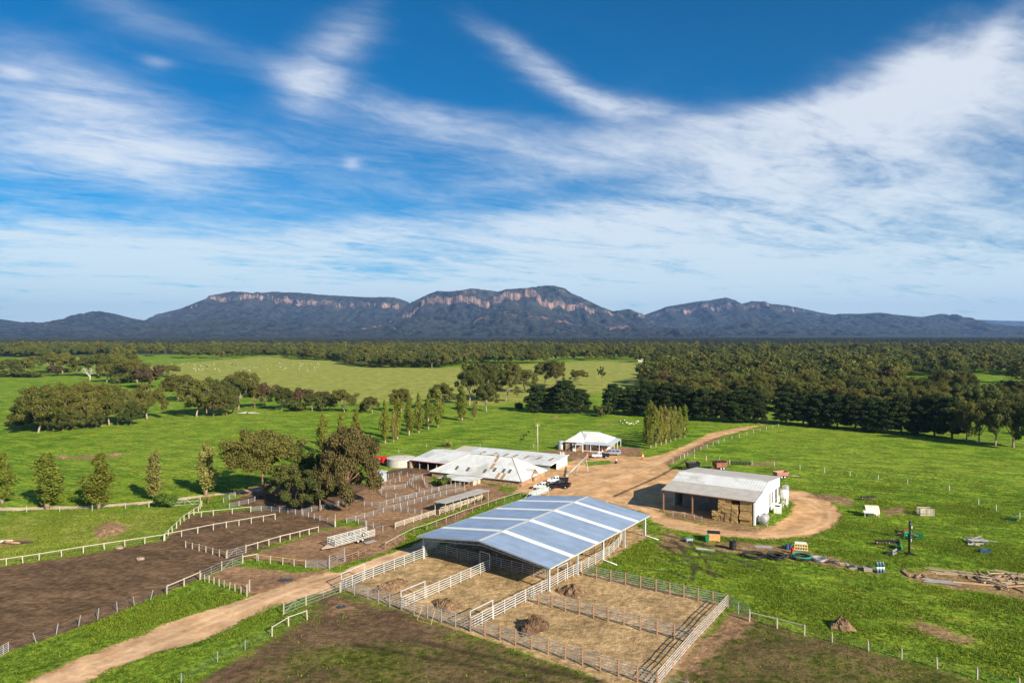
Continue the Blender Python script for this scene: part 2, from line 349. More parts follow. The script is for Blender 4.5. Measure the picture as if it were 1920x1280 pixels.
# paler paddock
pa = k.mix(k.ss(mid, 0.3, 0.7), (0.200, 0.240, 0.036), (0.290, 0.295, 0.066))
pa = k.mix(k.m('MULTIPLY', k.ss(strk, 0.45, 0.7), 0.6), pa, (0.36, 0.335, 0.09))
c = k.mix(k.ss(k.m('ADD', A('pale'), k.m('MULTIPLY', k.m('SUBTRACT', mid, 0.5), 14.0)), -7, 7), gr, pa)
ol = k.mix(k.ss(fin, 0.35, 0.65), (0.072, 0.085, 0.012), (0.120, 0.124, 0.022))
ol = k.mix(k.m('MULTIPLY', k.ss(k.m('ADD', k.m('MULTIPLY', mid, 0.6), k.m('MULTIPLY', fin, 0.5)), 0.47, 0.62), 0.9), ol, (0.130, 0.086, 0.042))
ol = k.mix(k.m('MULTIPLY', k.ss(mic, 0.52, 0.72), 0.5), ol, (0.05, 0.10, 0.01))
c = k.mix(msk('olive', 1.2, 1.3), c, ol)
mudc = k.mix(k.ss(k.m('ADD', k.m('MULTIPLY', fin, 0.6), k.m('MULTIPLY', strk, 0.4)), 0.35, 0.65), (0.098, 0.058, 0.032), (0.180, 0.114, 0.065))
chc = k.mix(k.m('MULTIPLY', k.ss(mic, 0.55, 0.72), 0.5), mudc, (0.16, 0.105, 0.06))
c = k.mix(msk('churn', 2.2, 1.2), c, chc)
md2 = k.mix(k.m('MULTIPLY', k.ss(strk, 0.52, 0.72), 0.6), mudc, (0.19, 0.125, 0.075))
c = k.mix(msk('mud', 0.35, 0.35), c, md2)
yd = k.mix(k.ss(fin, 0.3, 0.7), (0.22, 0.125, 0.068), (0.32, 0.195, 0.11))
yd = k.mix(k.m('MULTIPLY', k.ss(mid, 0.5, 0.66), 0.5), yd, (0.15, 0.09, 0.05))
c = k.mix(msk('yards', 0.5, 0.6), c, yd)
pn = k.mix(k.ss(fin, 0.3, 0.7), (0.33, 0.215, 0.10), (0.50, 0.345, 0.18))
pn = k.mix(k.m('MULTIPLY', k.ss(k.noise(P, 0.22, 5, 0.65), 0.54, 0.68), 0.6), pn, (0.17, 0.11, 0.05))
pn = k.mix(k.m('MULTIPLY', k.ss(mid, 0.56, 0.7), 0.55), pn, (0.11, 0.105, 0.03))
c = k.mix(msk('pen', 0.3, 0.3), c, pn)
tr = k.noise(k.vmul(P, (0.35, 0.35, 1)), 1.0, 6, 0.65, 0.6)
gv = k.mix(k.ss(tr, 0.35, 0.65), (0.43, 0.255, 0.130), (0.59, 0.385, 0.225))
gv = k.mix(k.m('MULTIPLY', k.ss(mic, 0.5, 0.75), 0.4), gv, (0.58, 0.40, 0.26))
c = k.mix(msk('gravel', 0.5, 0.7), c, gv)
yc = k.mix(k.ss(tr, 0.35, 0.65), (0.44, 0.255, 0.12), (0.60, 0.37, 0.19))
yc = k.mix(k.m('MULTIPLY', k.ss(strk, 0.5, 0.66), 0.4), yc, (0.36, 0.20, 0.09))
c = k.mix(msk('yard', 0.5, 0.8), c, yc)
c = k.mix(k.m('MULTIPLY', msk('track', 0.35, 0.30), 0.55), c, (0.66, 0.46, 0.29))
c = k.mix(k.m('MULTIPLY', msk('spots', 1.0, 1.7), 0.9), c, k.mix(fin, (0.20, 0.11, 0.06), (0.34, 0.21, 0.12)))
c = k.mix(msk('path', 0.25, 0.3), c, k.mix(fin, (0.50, 0.38, 0.22), (0.62, 0.50, 0.33)))
gs = k.mix(k.ss(fin, 0.35, 0.65), (0.070, 0.145, 0.010), (0.150, 0.225, 0.020))
gs = k.mix(k.m('MULTIPLY', k.ss(mic, 0.5, 0.7), 0.5), gs, (0.21, 0.25, 0.035))
c = k.mix(msk('green', 0.3, 0.55), c, gs)
c = k.mix(k.m('MULTIPLY', msk('rut', 0.30, 0.28, 0.05), 0.85), c, (0.052, 0.040, 0.020))
bare = k.m('MAXIMUM', k.m('MAXIMUM', msk('gravel', .5), msk('yard', .5)), msk('path', .3), clamp=True)
vm = k.ss(k.m('ADD', k.m('MULTIPLY', fin, 0.6), k.m('MULTIPLY', k.noise(P, 2.4, 4, 0.65), 0.4)), 0.36, 0.64)
c = k.mix(k.m('SUBTRACT', 1.0, k.m('MULTIPLY', k.m('MAXIMUM', bare, k.m('MULTIPLY', k.m('MAXIMUM', k.m('MAXIMUM', msk('mud', .4), msk('yards', .5)), k.m('MAXIMUM', msk('pen', .3), msk('churn', 2.0))), .85)), 0.75)), c, k.mix(1.0, c, k.mix(vm, (0.66, 0.66, 0.66), (1.34, 1.34, 1.34)), 'MULTIPLY'))
c = k.mix(1.0, c, k.mix(k.ss(k.noise(P, 0.16, 4, 0.6), 0.35, 0.65), (0.82, 0.82, 0.82), (1.16, 1.16, 1.16)), 'MULTIPLY')
# beyond the nearer wood the plain carries unbroken bush
far = k.n('ShaderNodeAttribute'); far.attribute_name = 'bush'
c = k.mix(far.outputs['Fac'], c, k.mix(k.ss(k.m('ADD', k.m('MULTIPLY', k.noise(P, 0.03, 4, 0.7), 0.5), k.m('MULTIPLY', k.noise(P, 0.006, 4, 0.6), 0.5)), 0.40, 0.60), (0.016, 0.024, 0.020), (0.048, 0.056, 0.044)))
bs = k.n('ShaderNodeBsdfPrincipled'); k.L(c, bs.inputs['Base Color']); bs.inputs['Roughness'].default_value = 0.95; bs.inputs['Specular IOR Level'].default_value = 0.08
bmp = k.n('ShaderNodeBump'); bmp.inputs['Strength'].default_value = 1.0; bmp.inputs['Distance'].default_value = 1.0
hh = k.m('ADD', k.m('MULTIPLY', fin, 0.30), k.m('ADD', k.m('MULTIPLY', mic, 0.11), k.m('MULTIPLY', tus, 0.22)))
k.L(k.m('MULTIPLY', hh, k.m('SUBTRACT', 1.0, k.m('MULTIPLY', bare, 0.72))), bmp.inputs['Height']); k.L(bmp.outputs[0], bs.inputs['Normal'])
ou = k.n('ShaderNodeOutputMaterial'); k.L(bs.outputs[0], ou.inputs[0])

idx = np.arange(NX*NY).reshape(NY, NX)
quads = np.stack([idx[:-1, :-1], idx[:-1, 1:], idx[1:, 1:], idx[1:, :-1]], -1).reshape(-1, 4)
zone_id = np.zeros(NX*NY, np.int32)
for i, nm in enumerate(ORDER):
    if nm in ('pale', 'olive', 'churn', 'spots', 'rut', 'green', 'track'): continue
    zone_id[Z[nm] > 0] = {'mud': 1, 'yards': 2, 'pen': 3, 'gravel': 4, 'yard': 5, 'path': 6}[nm]
zone_id[(Z['green'] > 0)] = 0
qz = zone_id[quads[:, 0]]
BUSH = np.clip((np.hypot(PX, PY)-1180)/120, 0, 1)
BUSH = np.maximum(BUSH, np.clip((-PY-200)/400, 0, 1))
# clods, ruts and hummocks: real relief of a few centimetres
hum = np.zeros(len(PX))
for (kx, ky, ph, a) in [(RNG.normal(0, .9), RNG.normal(0, .9), RNG.uniform(0, 6.28), .012) for _ in range(14)]: hum += a*np.sin(PX*kx+PY*ky+ph)
hum -= 0.10*np.clip((Z['rut']+0.2)/0.5, 0, 1)
hum = np.where((np.abs(PX) < 150) & (PY > 60) & (PY < 260), hum, 0) - 0.03
for zi, nm in enumerate(['ground', 'dirt_paddock', 'sheep_yard_floor', 'pen_floor', 'dirt_road', 'gravel_yard', 'sandy_path']):
    q = quads[qz == zi]; used, inv = np.unique(q, return_inverse=True); q = inv.reshape(-1, 4)
    me = bpy.data.meshes.new(nm); me.vertices.add(len(used)); me.vertices.foreach_set('co', np.stack([PX[used], PY[used], hum[used]], -1).astype(np.float32).ravel())
    me.loops.add(q.size); me.loops.foreach_set('vertex_index', q.ravel().astype(np.int32))
    me.polygons.add(len(q)); me.polygons.foreach_set('loop_start', np.arange(0, q.size, 4, dtype=np.int32))
    me.polygons.foreach_set('use_smooth', np.ones(len(q), bool))
    for a in ORDER: me.attributes.new(a, 'FLOAT', 'POINT').data.foreach_set('value', Z[a][used].astype(np.float32))
    me.attributes.new('bush', 'FLOAT', 'POINT').data.foreach_set('value', BUSH[used].astype(np.float32))
    me.update(calc_edges=True); me.materials.append(gm); tag(link(nm, me), kind='structure')

# ------------------------------------------------------------------ mountains
mm = bpy.data.materials.new('mountain'); mm.use_nodes = True; k = NT(mm.node_tree)
geo = k.n('ShaderNodeNewGeometry'); P = geo.outputs['Position']; sp = k.n('ShaderNodeSeparateXYZ'); k.L(geo.outputs['True Normal'], sp.inputs[0])
fo = k.mix(k.ss(k.noise(P, 0.012, 6, 0.75), 0.38, 0.62), (0.008, 0.016, 0.024), (0.078, 0.088, 0.088))  # distance-haze blue and relief contrast are put into the forest colour
fo = k.mix(k.m('MULTIPLY', k.ss(k.noise(P, 0.0025, 5, 0.6), 0.45, 0.65), 0.5), fo, (0.085, 0.088, 0.080))
rk = k.mix(k.ss(k.noise(k.vmul(P, (1, 1, 0.25)), 0.02, 6, 0.7), 0.35, 0.65), (0.11, 0.085, 0.085), (0.50, 0.32, 0.26))
st = k.m('ADD', sp.outputs[2], k.m('MULTIPLY', k.m('SUBTRACT', k.noise(P, 0.009, 5, 0.7), 0.5), 0.8))
rmask = k.ss(st, 0.55, 0.38)
ra = k.n('ShaderNodeAttribute'); ra.attribute_name = 'rock'
outc = k.m('MULTIPLY', k.ss(k.m('ADD', ra.outputs['Fac'], k.m('MULTIPLY', k.m('SUBTRACT', k.noise(k.vmul(P, (0.5, 0.5, 1.8)), 0.012, 6, 0.75), 0.5), 2.2)), 0.55, 0.85), 0.9)
cc = k.mix(k.m('MAXIMUM', rmask, outc), fo, rk)
bs = k.n('ShaderNodeBsdfPrincipled'); k.L(cc, bs.inputs['Base Color']); bs.inputs['Roughness'].default_value = 1; bs.inputs['Specular IOR Level'].default_value = 0
bmp = k.n('ShaderNodeBump'); bmp.inputs['Strength'].default_value = 1.0; bmp.inputs['Distance'].default_value = 1.0
k.L(k.m('MULTIPLY', k.noise(P, 0.03, 5, 0.75), 45.0), bmp.inputs['Height']); k.L(bmp.outputs[0], bs.inputs['Normal'])
ou = k.n('ShaderNodeOutputMaterial'); k.L(bs.outputs[0], ou.inputs[0])
def vnoise(x, seed, octv=4, f0=1.0, gain=0.5):
    r = np.random.default_rng(seed); o = np.zeros_like(x); a = 1.0; tot = 0
    for i in range(octv):
        T = r.uniform(-1, 1, 4096); xx = x*f0*2**i+r.uniform(0, 999); i0 = np.floor(xx).astype(int); f = xx-i0; f = f*f*(3-2*f)
        o += a*(T[i0 % 4096]*(1-f)+T[(i0+1) % 4096]*f); tot += a; a *= gain
    return o/tot
def vnoise2(x, y, seed, octv=4, gain=0.5):
    r = np.random.default_rng(seed); o = np.zeros_like(x); a = 1.0; tot = 0
    for i in range(octv):
        T = r.uniform(-1, 1, (64, 64)); xx = x*2**i+r.uniform(0, 60); yy = y*2**i+r.uniform(0, 60)
        i0 = np.floor(xx).astype(int); j0 = np.floor(yy).astype(int); f = xx-i0; g = yy-j0; f = f*f*(3-2*f); g = g*g*(3-2*g)
        v = (T[i0 % 64, j0 % 64]*(1-f)+T[(i0+1) % 64, j0 % 64]*f)*(1-g)+(T[i0 % 64, (j0+1) % 64]*(1-f)+T[(i0+1) % 64, (j0+1) % 64]*f)*g
        o += a*v; tot += a; a *= gain
    return o/tot
def ridge(name, prof, dist, width, cliff, seed, rocks=0.0, spur=0.32, step=2.2):
    """prof: crest points (bearing, skyline height) ; cliff: [(s, h)...] fall of the face from crest (0,1) to foot (1,0)"""
    px = np.arange(prof[0][0], prof[-1][0], step); py = np.interp(px, [p[0] for p in prof], [p[1] for p in prof])
    cd = dist*(1+0.05*vnoise(px*0.006, seed, 3))
    zc = (HY-py)/F*cd+HC; zc = zc*(1+0.012*vnoise(px*0.12, seed+1, 3))+vnoise(px*0.3, seed+5, 2)*2
    x0 = (px-HX)/F*cd
    s = np.array(sorted(set(np.round(np.concatenate([np.linspace(0, .3, 58), np.linspace(.3, 1.0, 54)]), 4))))
    back = np.array([-0.9, -0.5, -0.25, -0.12, -0.05, -0.02]); S = np.concatenate([back, s])
    SS, UU = np.meshgrid(S, px, indexing='ij'); n = len(px)
    depth = vnoise2(UU*0.018, np.clip(SS, 0, 1)*1.2, seed+2, 5, 0.62)
    gully = np.abs(vnoise2(UU*0.045, np.clip(SS, 0, 1)*0.8, seed+3, 4, 0.55))
    se = np.clip(SS + (0.06*depth-0.08*gully*np.clip(SS*6, 0, 1))*np.clip(SS*12, 0, 1), 0, 1)
    h = np.interp(se, [c[0] for c in cliff], [c[1] for c in cliff])
    h = np.where(SS < 0, 1-np.abs(SS)*0.9, h)
    spv = vnoise2(UU*0.028, SS*0.25, seed+4, 4, 0.55)
    h = h*(1+spur*spv*np.clip(SS*8, 0, 1)*np.clip((1-SS)*2.5, 0, 1)) - np.clip(gully*0.05*np.clip(SS*10, 0, 1), 0, .05)*(1-np.clip(SS, 0, 1))
    z = zc[None, :]*h - 6*np.clip(SS, 0, 1) + 30*vnoise2(UU*0.09, SS*9, seed+9, 4, 0.6)*np.clip(SS*14, 0, 1)*np.clip((1-SS)*4, 0, 1)
    dd = cd[None, :]-SS*width*(1+0.12*spv*np.clip(SS*3, 0, 1))
    x = (UU-HX)/F*cd[None, :]*(0.5+0.5*dd/cd[None, :]) if False else x0[None, :]*(dd/cd[None, :])**0.35
    rows = len(S); vid = np.arange(rows*n).reshape(rows, n)
    q = np.stack([vid[:-1, :-1], vid[1:, :-1], vid[1:, 1:], vid[:-1, 1:]], -1).reshape(-1, 4)
    me = bpy.data.meshes.new(name); me.vertices.add(rows*n)
    me.vertices.foreach_set('co', np.stack([x, dd, z], -1).astype(np.float32).ravel())
    me.loops.add(q.size); me.loops.foreach_set('vertex_index', q.ravel().astype(np.int32))
    me.polygons.add(len(q)); me.polygons.foreach_set('loop_start', np.arange(0, q.size, 4, dtype=np.int32))
    band = rocks*np.exp(-((np.clip(SS, 0, 1)-0.22)/0.16)**2)*(0.6+0.8*vnoise2(UU*0.02, SS*3, seed+7, 3))
    me.attributes.new('rock', 'FLOAT', 'POINT').data.foreach_set('value', band.astype(np.float32).ravel())
    me.update(calc_edges=True); me.materials.append(mm)
    return tag(link(name, me), kind='structure')
C2 = [(0, 1), (.012, .985), (.03, .88), (.085, .82), (.10, .66), (.2, .50), (.4, .29), (.7, .10), (1, 0)]
C1 = [(0, 1), (.02, .96), (.07, .88), (.085, .74), (.2, .60), (.4, .36), (.7, .13), (1, 0)]
C0 = [(0, 1), (.1, .86), (.3, .56), (.6, .22), (1, 0)]
ridge('mountain', [(215,612),(260,604),(280,597),(300,588),(340,578),(380,562),(400,553),(440,546),(480,550),(510,547),(560,549),(600,552),(680,557),(740,557),(765,566),(790,585),(830,606)], 8200, 2700, C1, 11, 0.30)
ridge('mountain', [(690,612),(745,590),(765,570),(790,557),(820,545),(850,546),(885,541),(910,543),(935,547),(960,541),(990,541),(1010,536),(1040,536),(1060,540),(1070,549),(1100,562),(1130,577),(1150,583),(1180,579),(1200,588),(1235,606),(1280,614)], 7200, 2200, C2, 23, 0.40)
ridge('mountain', [(1150,612),(1200,593),(1215,588),(1250,575),(1300,566),(1330,563),(1362,557),(1378,562),(1390,570),(1410,564),(1425,565),(1450,570),(1470,572),(1500,577),(1540,586),(1580,592),(1640,602),(1700,612)], 8600, 2500, C1, 37, 0.25)
ridge('foothill', [(-420,604),(-200,598),(-60,595),(0,598),(40,604),(110,605),(150,597),(185,583),(215,588),(250,597),(290,604),(340,611),(400,616)], 7000, 2300, C0, 41, 0.25)
ridge('foothill', [(180,617),(250,612),(330,603),(420,595),(520,600),(620,609),(720,616)], 5900, 1700, C0, 53, 0.30)
ridge('foothill', [(660,616),(720,606),(770,596),(812,589),(850,592),(885,598),(915,584),(955,578),(1000,583),(1060,597),(1120,605),(1200,612),(1290,617)], 5700, 1700, C0, 67, 0.70)
ridge('foothill', [(1480,614),(1540,595),(1575,588),(1610,588),(1650,586),(1690,591),(1730,594),(1765,588),(1800,598),(1840,606),(1880,612),(1930,616)], 7700, 1900, C0, 79, 0.1)
ridge('foothill', [(1290,617),(1340,608),(1400,602),(1440,603),(1500,610),(1560,616)], 6600, 1600, C0, 83, 0.2)
ridge('far_range', [(1720,604),(1800,598),(1850,600),(1920,602),(2050,600),(2200,605),(2400,612)], 14500, 2500, C0, 97, 0.0)
# ------------------------------------------------------------------ trees
def leafmat(name, ca, cb, rand=0.25, hue=0.02, trans=0.25):
    m = bpy.data.materials.new(name); m.use_nodes = True; k = NT(m.node_tree)
    oi = k.n('ShaderNodeObjectInfo'); ge = k.n('ShaderNodeNewGeometry')
    c = k.mix(ge.outputs['Random Per Island'], ca, cb)
    hs = k.n('ShaderNodeHueSaturation'); k.L(c, hs.inputs['Color'])
    k.L(k.mr(oi.outputs['Random'], 0, 1, 1-rand, 1+rand), hs.inputs['Value'])
    k.L(k.mr(k.m('FRACT', k.m('MULTIPLY', oi.outputs['Random'], 17.3)), 0, 1, 0.5-hue, 0.5+hue), hs.inputs['Hue'])
    d = k.n('ShaderNodeBsdfPrincipled'); k.L(hs.outputs[0], d.inputs['Base Color']); d.inputs['Roughness'].default_value = 0.65; d.inputs['Specular IOR Level'].default_value = 0.08
    tr = k.n('ShaderNodeBsdfTranslucent'); k.L(hs.outputs[0], tr.inputs[0])
    mx = k.n('ShaderNodeMixShader'); mx.inputs[0].default_value = trans; k.L(d.outputs[0], mx.inputs[1]); k.L(tr.outputs[0], mx.inputs[2])
    o = k.n('ShaderNodeOutputMaterial'); k.L(mx.outputs[0], o.inputs[0]); return m
LM = dict(gum=leafmat('gum_leaf', (0.075, 0.086, 0.018), (0.205, 0.195, 0.048), 0.22, 0.018),
          dark=leafmat('dark_gum_leaf', (0.050, 0.070, 0.018), (0.145, 0.156, 0.042), 0.25, 0.018),
          poplar=leafmat('poplar_leaf', (0.120, 0.150, 0.018), (0.260, 0.280, 0.050), 0.18, 0.02, 0.35),
          gold=leafmat('pale_poplar_leaf', (0.210, 0.200, 0.050), (0.360, 0.330, 0.100), 0.15, 0.02, 0.35),
          pine=leafmat('pine_needle', (0.018, 0.032, 0.010), (0.050, 0.070, 0.020), 0.22, 0.02, 0.1),
          red=leafmat('rusty_leaf', (0.080, 0.060, 0.030), (0.140, 0.100, 0.048), 0.2, 0.02),
          weep=leafmat('weeping_leaf', (0.085, 0.082, 0.026), (0.215, 0.175, 0.064), 0.15, 0.02),
          blue=leafmat('hazed_far_leaf', (0.034, 0.046, 0.040), (0.090, 0.104, 0.086), 0.3, 0.01),  # gum leaf with the blue of distance haze painted into its colour
          shrub=leafmat('shrub_leaf', (0.050, 0.090, 0.015), (0.120, 0.170, 0.030), 0.2, 0.02))
BARK = dict(pale=mat('pale_bark', (0.33, 0.25, 0.19), 0.9, var=0.35, scale=2.5, col2=(0.24, 0.15, 0.10)),
            brown=mat('brown_bark', (0.26, 0.15, 0.10), 0.95, var=0.35, scale=2.0, bump=0.05, bscale=8),
            pink=mat('poplar_bark', (0.48, 0.36, 0.28), 0.9, var=0.25, scale=2.0),
            dead=mat('dead_wood', (0.50, 0.45, 0.40), 0.9, var=0.3, scale=3))
def leaf_arrays(cl, n, size, rg, out=0.7, droop=0.0, shell=0.55, asp=0.6):
    """cl: rows (x, y, z, rx, ry, rz) of foliage clumps -> quads spread through each clump"""
    cl = np.asarray(cl, float); N = len(cl)*n; c = np.repeat(cl, n, 0)
    d = rg.normal(size=(N, 3)); d /= np.linalg.norm(d, axis=1)[:, None]
    rad = shell+(1-shell)*rg.random(N)**0.7; rad *= 1+0.20*rg.normal(size=N)
    p = c[:, :3]+d*c[:, 3:]*rad[:, None]
    nn = d*out+rg.normal(size=(N, 3))*0.55+np.array([0, 0, 0.25]); nn /= np.linalg.norm(nn, axis=1)[:, None]
    a = np.cross(nn, rg.normal(size=(N, 3))); a /= np.linalg.norm(a, axis=1)[:, None]
    if droop: a = a*(1-droop)+np.array([0, 0, -1])*droop; a /= np.linalg.norm(a, axis=1)[:, None]
    b = np.cross(nn, a); b /= np.maximum(np.linalg.norm(b, axis=1)[:, None], 1e-6); s = size*(0.6+0.8*rg.random(N))[:, None]
    q = np.stack([p-a*s, p-b*s*asp, p+a*s, p+b*s*asp], 1)
    return q.reshape(-1, 3)
def quads_mesh(name, V, m):
    n = len(V)//4; me = bpy.data.meshes.new(name); me.vertices.add(len(V)); me.vertices.foreach_set('co', V.astype(np.float32).ravel())
    me.loops.add(n*4); me.loops.foreach_set('vertex_index', np.arange(n*4, dtype=np.int32)); me.polygons.add(n)
    me.polygons.foreach_set('loop_start', np.arange(0, n*4, 4, dtype=np.int32)); me.update(calc_edges=True); me.materials.append(m); return me
def limb(mb, p, q, r0, r1, rg, sag=0.12, n=5):
    p, q = np.array(p, float), np.array(q, float); L = np.linalg.norm(q-p); off = rg.normal(size=3)*L*sag; off[2] = abs(off[2])*0.6
    pts = [p+(q-p)*t_+off*math.sin(math.pi*t_) for t_ in np.linspace(0, 1, n)]
    mb.path(pts, list(np.linspace(r0, r1, n)), 6); return pts
PROTO = {}
def gum(seed, h=14., w=14., fork=0.2, ncl=48, n=330, leaf='gum', bark='pale', size=0.24, low=0.24, droop=0.0, cr=1.0, nl=7, lean=0.0):
    rg = np.random.default_rng(seed); tm = MB(); cl = []
    fk = np.array([rg.normal()*0.4+lean, rg.normal()*0.4, h*fork]); tm.path([(0, 0, -0.3), (fk[0]*.2, fk[1]*.2, h*fork*.3), (fk[0]*.6, fk[1]*.6, h*fork*.7), fk], [h*.030, h*.023, h*.019, h*.017], 8)
    tops = []
    for i in range(nl):
        a = 6.283*(i+rg.random()*0.7)/nl; rr = w*0.5*(0.35+0.45*rg.random()); z = h*(0.55+0.33*rg.random())
        e = np.array([fk[0]+rr*math.cos(a), fk[1]+rr*math.sin(a), z]); pts = limb(tm, fk, e, h*.011, h*.003, rg); tops.append(e)
        for j in range(2):
            b = pts[2+j]; e2 = b+np.array([rg.normal()*w*.14, rg.normal()*w*.14, h*(.06+.13*rg.random())]); limb(tm, b, e2, h*.006, h*.0025, rg, n=4); tops.append(e2)
    for i in range(ncl):
        if i < len(tops): c = tops[i]+rg.normal(size=3)*0.3
        else:
            a = 6.283*rg.random(); u = rg.random()**(.5 if i % 2 else .2)*0.97; zt = h*(low+(0.93-low)*math.sqrt(max(0, 1-u*u)))
            c = np.array([w*.46*u*math.cos(a)*(0.85+.3*rg.random()), w*.46*u*math.sin(a)*(0.85+.3*rg.random()), zt-h*.18*rg.random()**2])
        c[2] = min(max(c[2], h*low), h*.95)
        if i >= len(tops): limb(tm, min(tops, key=lambda q: np.linalg.norm(q-c)), c, h*.0035, h*.0015, rg, n=4)
        r = w*(.075+.055*rg.random())*cr; cl.append((*c, r, r, r*(.62+.25*rg.random()) if not droop else r*1.25))
    return tm.mesh('gum_trunk', BARK[bark], True), quads_mesh('gum_crown', leaf_arrays(cl, n, size, rg, droop=droop), LM[leaf])
def poplar(seed, h=12., w=3.4, leaf='poplar', n=280):
    rg = np.random.default_rng(seed); tm = MB(); cl = []
    tm.path([(0, 0, -.3), (0, 0, h*.15), (rg.normal()*.1, rg.normal()*.1, h*.5), (0, 0, h*.94)], [.30, .24, .15, .03], 8)
    for i in range(34):
        t_ = 0.10+0.86*(i+rg.random())/34; rr = w*.5*min(1, (t_-.02)*3.6)*(1-max(0, t_-.45)*1.25)*(0.85+.35*rg.random()); a = 6.283*rg.random()
        u = rr*.85*rg.random(); c = (u*math.cos(a), u*math.sin(a), h*t_); r = max(.26, rr*rg.uniform(.34, .62)); cl.append((*c, r, r, r*1.9))
        if i % 2: tm.path([(0, 0, max(.5, h*(t_-.14))), (c[0]*.6, c[1]*.6, h*(t_-.07)), c], [.06, .045, .015], 5)
    return tm.mesh('poplar_trunk', BARK['pink'], True), quads_mesh('poplar_crown', leaf_arrays(cl, n, .17, rg, droop=.35, shell=.4), LM[leaf])
def pine(seed, h=14., w=12., n=260, cyp=False):
    rg = np.random.default_rng(seed); tm = MB(); cl = []
    tm.path([(0, 0, -.3), (0, 0, h*.4), (rg.normal()*.2, rg.normal()*.2, h*.92)], [.42, .30, .05], 8)
    lv = 11
    for i in range(lv):
        t_ = (0.10 if cyp else .18)+(.95-.14)*i/(lv-1); t_ = min(t_, .95); rr = w*.5*(math.sin(math.pi*min(.98, .16+.80*t_))**.7)*(.8+.35*rg.random()); k_ = max(2, int(3+rr*1.2))
        for j in range(k_):
            a = 6.283*(j+rg.random())/k_; u = rr*(.45+.5*rg.random()); r = w*(.10+.05*rg.random()); z = h*t_+rg.normal()*.35
            cl.append((u*math.cos(a), u*math.sin(a), z, r, r, r*.42))
            if j % 2: tm.path([(0, 0, z-.8), (u*.6*math.cos(a), u*.6*math.sin(a), z-.4), (u*math.cos(a), u*math.sin(a), z)], [.09, .06, .02], 5)
    return tm.mesh('pine_trunk', BARK['brown'], True), quads_mesh('pine_crown', leaf_arrays(cl, int(n*.9), .25, rg, shell=.35), LM['pine'])
def bush(seed, h=3., w=4., leaf='dark', n=170, ncl=14):
    rg = np.random.default_rng(seed); tm = MB(); cl = []
    for i in range(ncl):
        a = 6.283*rg.random(); u = math.sqrt(rg.random())*w*.4; z = h*(.22+.58*rg.random()*(1-u/w)); r = w*(.12+.06*rg.random()); cl.append((u*math.cos(a), u*math.sin(a), max(z, r*.6), r, r, r*.8))
        if i < 6: tm.path([(0, 0, -.1), (u*.4*math.cos(a), u*.4*math.sin(a), z*.5), cl[-1][:3]], [.07, .05, .02], 5)
    return tm.mesh('bush_stem', BARK['brown'], True), quads_mesh('bush_foliage', leaf_arrays(cl, n, .20, rg), LM[leaf])
def bare(seed, h=9., w=9., m='dead', twigs=True):
    rg = np.random.default_rng(seed); tm = MB(); tw = MB()
    def grow(p, d, L, r, lev):
        q = p+d*L; limb(tm, p, q, r, r*.6, rg, .10, 4)
        if lev >= 4: return
        for _ in range(3 if lev else 5):
            d2 = d+rg.normal(size=3)*(.62 if lev else .75); d2[2] = abs(d2[2])*.8+.12; d2 /= np.linalg.norm(d2); grow(p+d*L*(.55+.45*rg.random()), d2, L*(.62+.15*rg.random()), r*.5, lev+1)
    grow(np.array([0, 0, -.2]), np.array([0, 0, 1.]), h*.30, h*.026, 0)
    return tm.mesh('bare_branches', BARK[m], True), None
def reg(nm, pr, h, w, crown='crown', trunk='trunk'): PROTO[nm] = (pr[0], pr[1], h, w, trunk, crown)
for i in range(4): reg('gum%d' % i, gum(100+i, leaf='gum', low=.16+.04*i, fork=.15+.03*i), 14, 14)
for i in range(3): reg('dgum%d' % i, gum(120+i, leaf='dark', low=.16, ncl=54), 14, 14)
reg('big_gum', gum(131, 15, 16, .34, 66, 620, 'gum', 'brown', .19, .32, cr=.86, nl=9), 15, 16)
reg('weep_gum', gum(133, 17, 14, .30, 90, 620, 'weep', 'brown', .22, .10, droop=.65, cr=.80, nl=9), 17, 14)
reg('olive_gum', gum(135, 9, 9, .25, 50, 420, 'dark', 'brown', .18, .10, cr=.95), 9, 9)
reg('thin_gum', gum(137, 10, 8, .4, 24, 260, 'shrub', 'brown', .18, .45, cr=.9), 10, 8)
reg('red_gum', gum(139, 10, 11, .2, 34, 200, 'red', 'brown', .32, .2), 10, 11)
for i in range(3): reg('poplar%d' % i, poplar(150+i), 12, 3.4)
reg('gold_poplar', poplar(160, leaf='gold', n=170), 12, 3.0)
for i in range(3): reg('pine%d' % i, pine(170+i, cyp=i == 1), 14, 12)
for i in range(2): reg('bush%d' % i, bush(180+i), 3, 4, 'foliage', 'stem')
reg('green_bush', bush(185, leaf='shrub'), 3, 4, 'foliage', 'stem'); reg('tan_bush', bush(187, leaf='gold', n=90), 3, 4, 'foliage', 'stem')
reg('dead', bare(190), 9, 9, 'twigs', 'branches'); reg('twiggy', bare(193, m='brown'), 9, 9, 'twigs', 'branches')
def plant(nm, name, label, cat, loc, h, w, group=None, rz=None):
    tr, cr, h0, w0, tn, cn = PROTO[nm]
    o = thing(name, label, cat, loc, random.uniform(0, 6.28) if rz is None else rz, group); o.scale = (w/w0, w/w0, h/h0)
    link(tn, tr, o); cr and link(cn, cr, o); return o
def tree(nm, px, py, hp, wp, name, label, cat='tree', group=None, rz=None):
    g = G(px, py); s = g.y/F; return plant(nm, name, label, cat, g, hp*s, wp*s, group, rz)
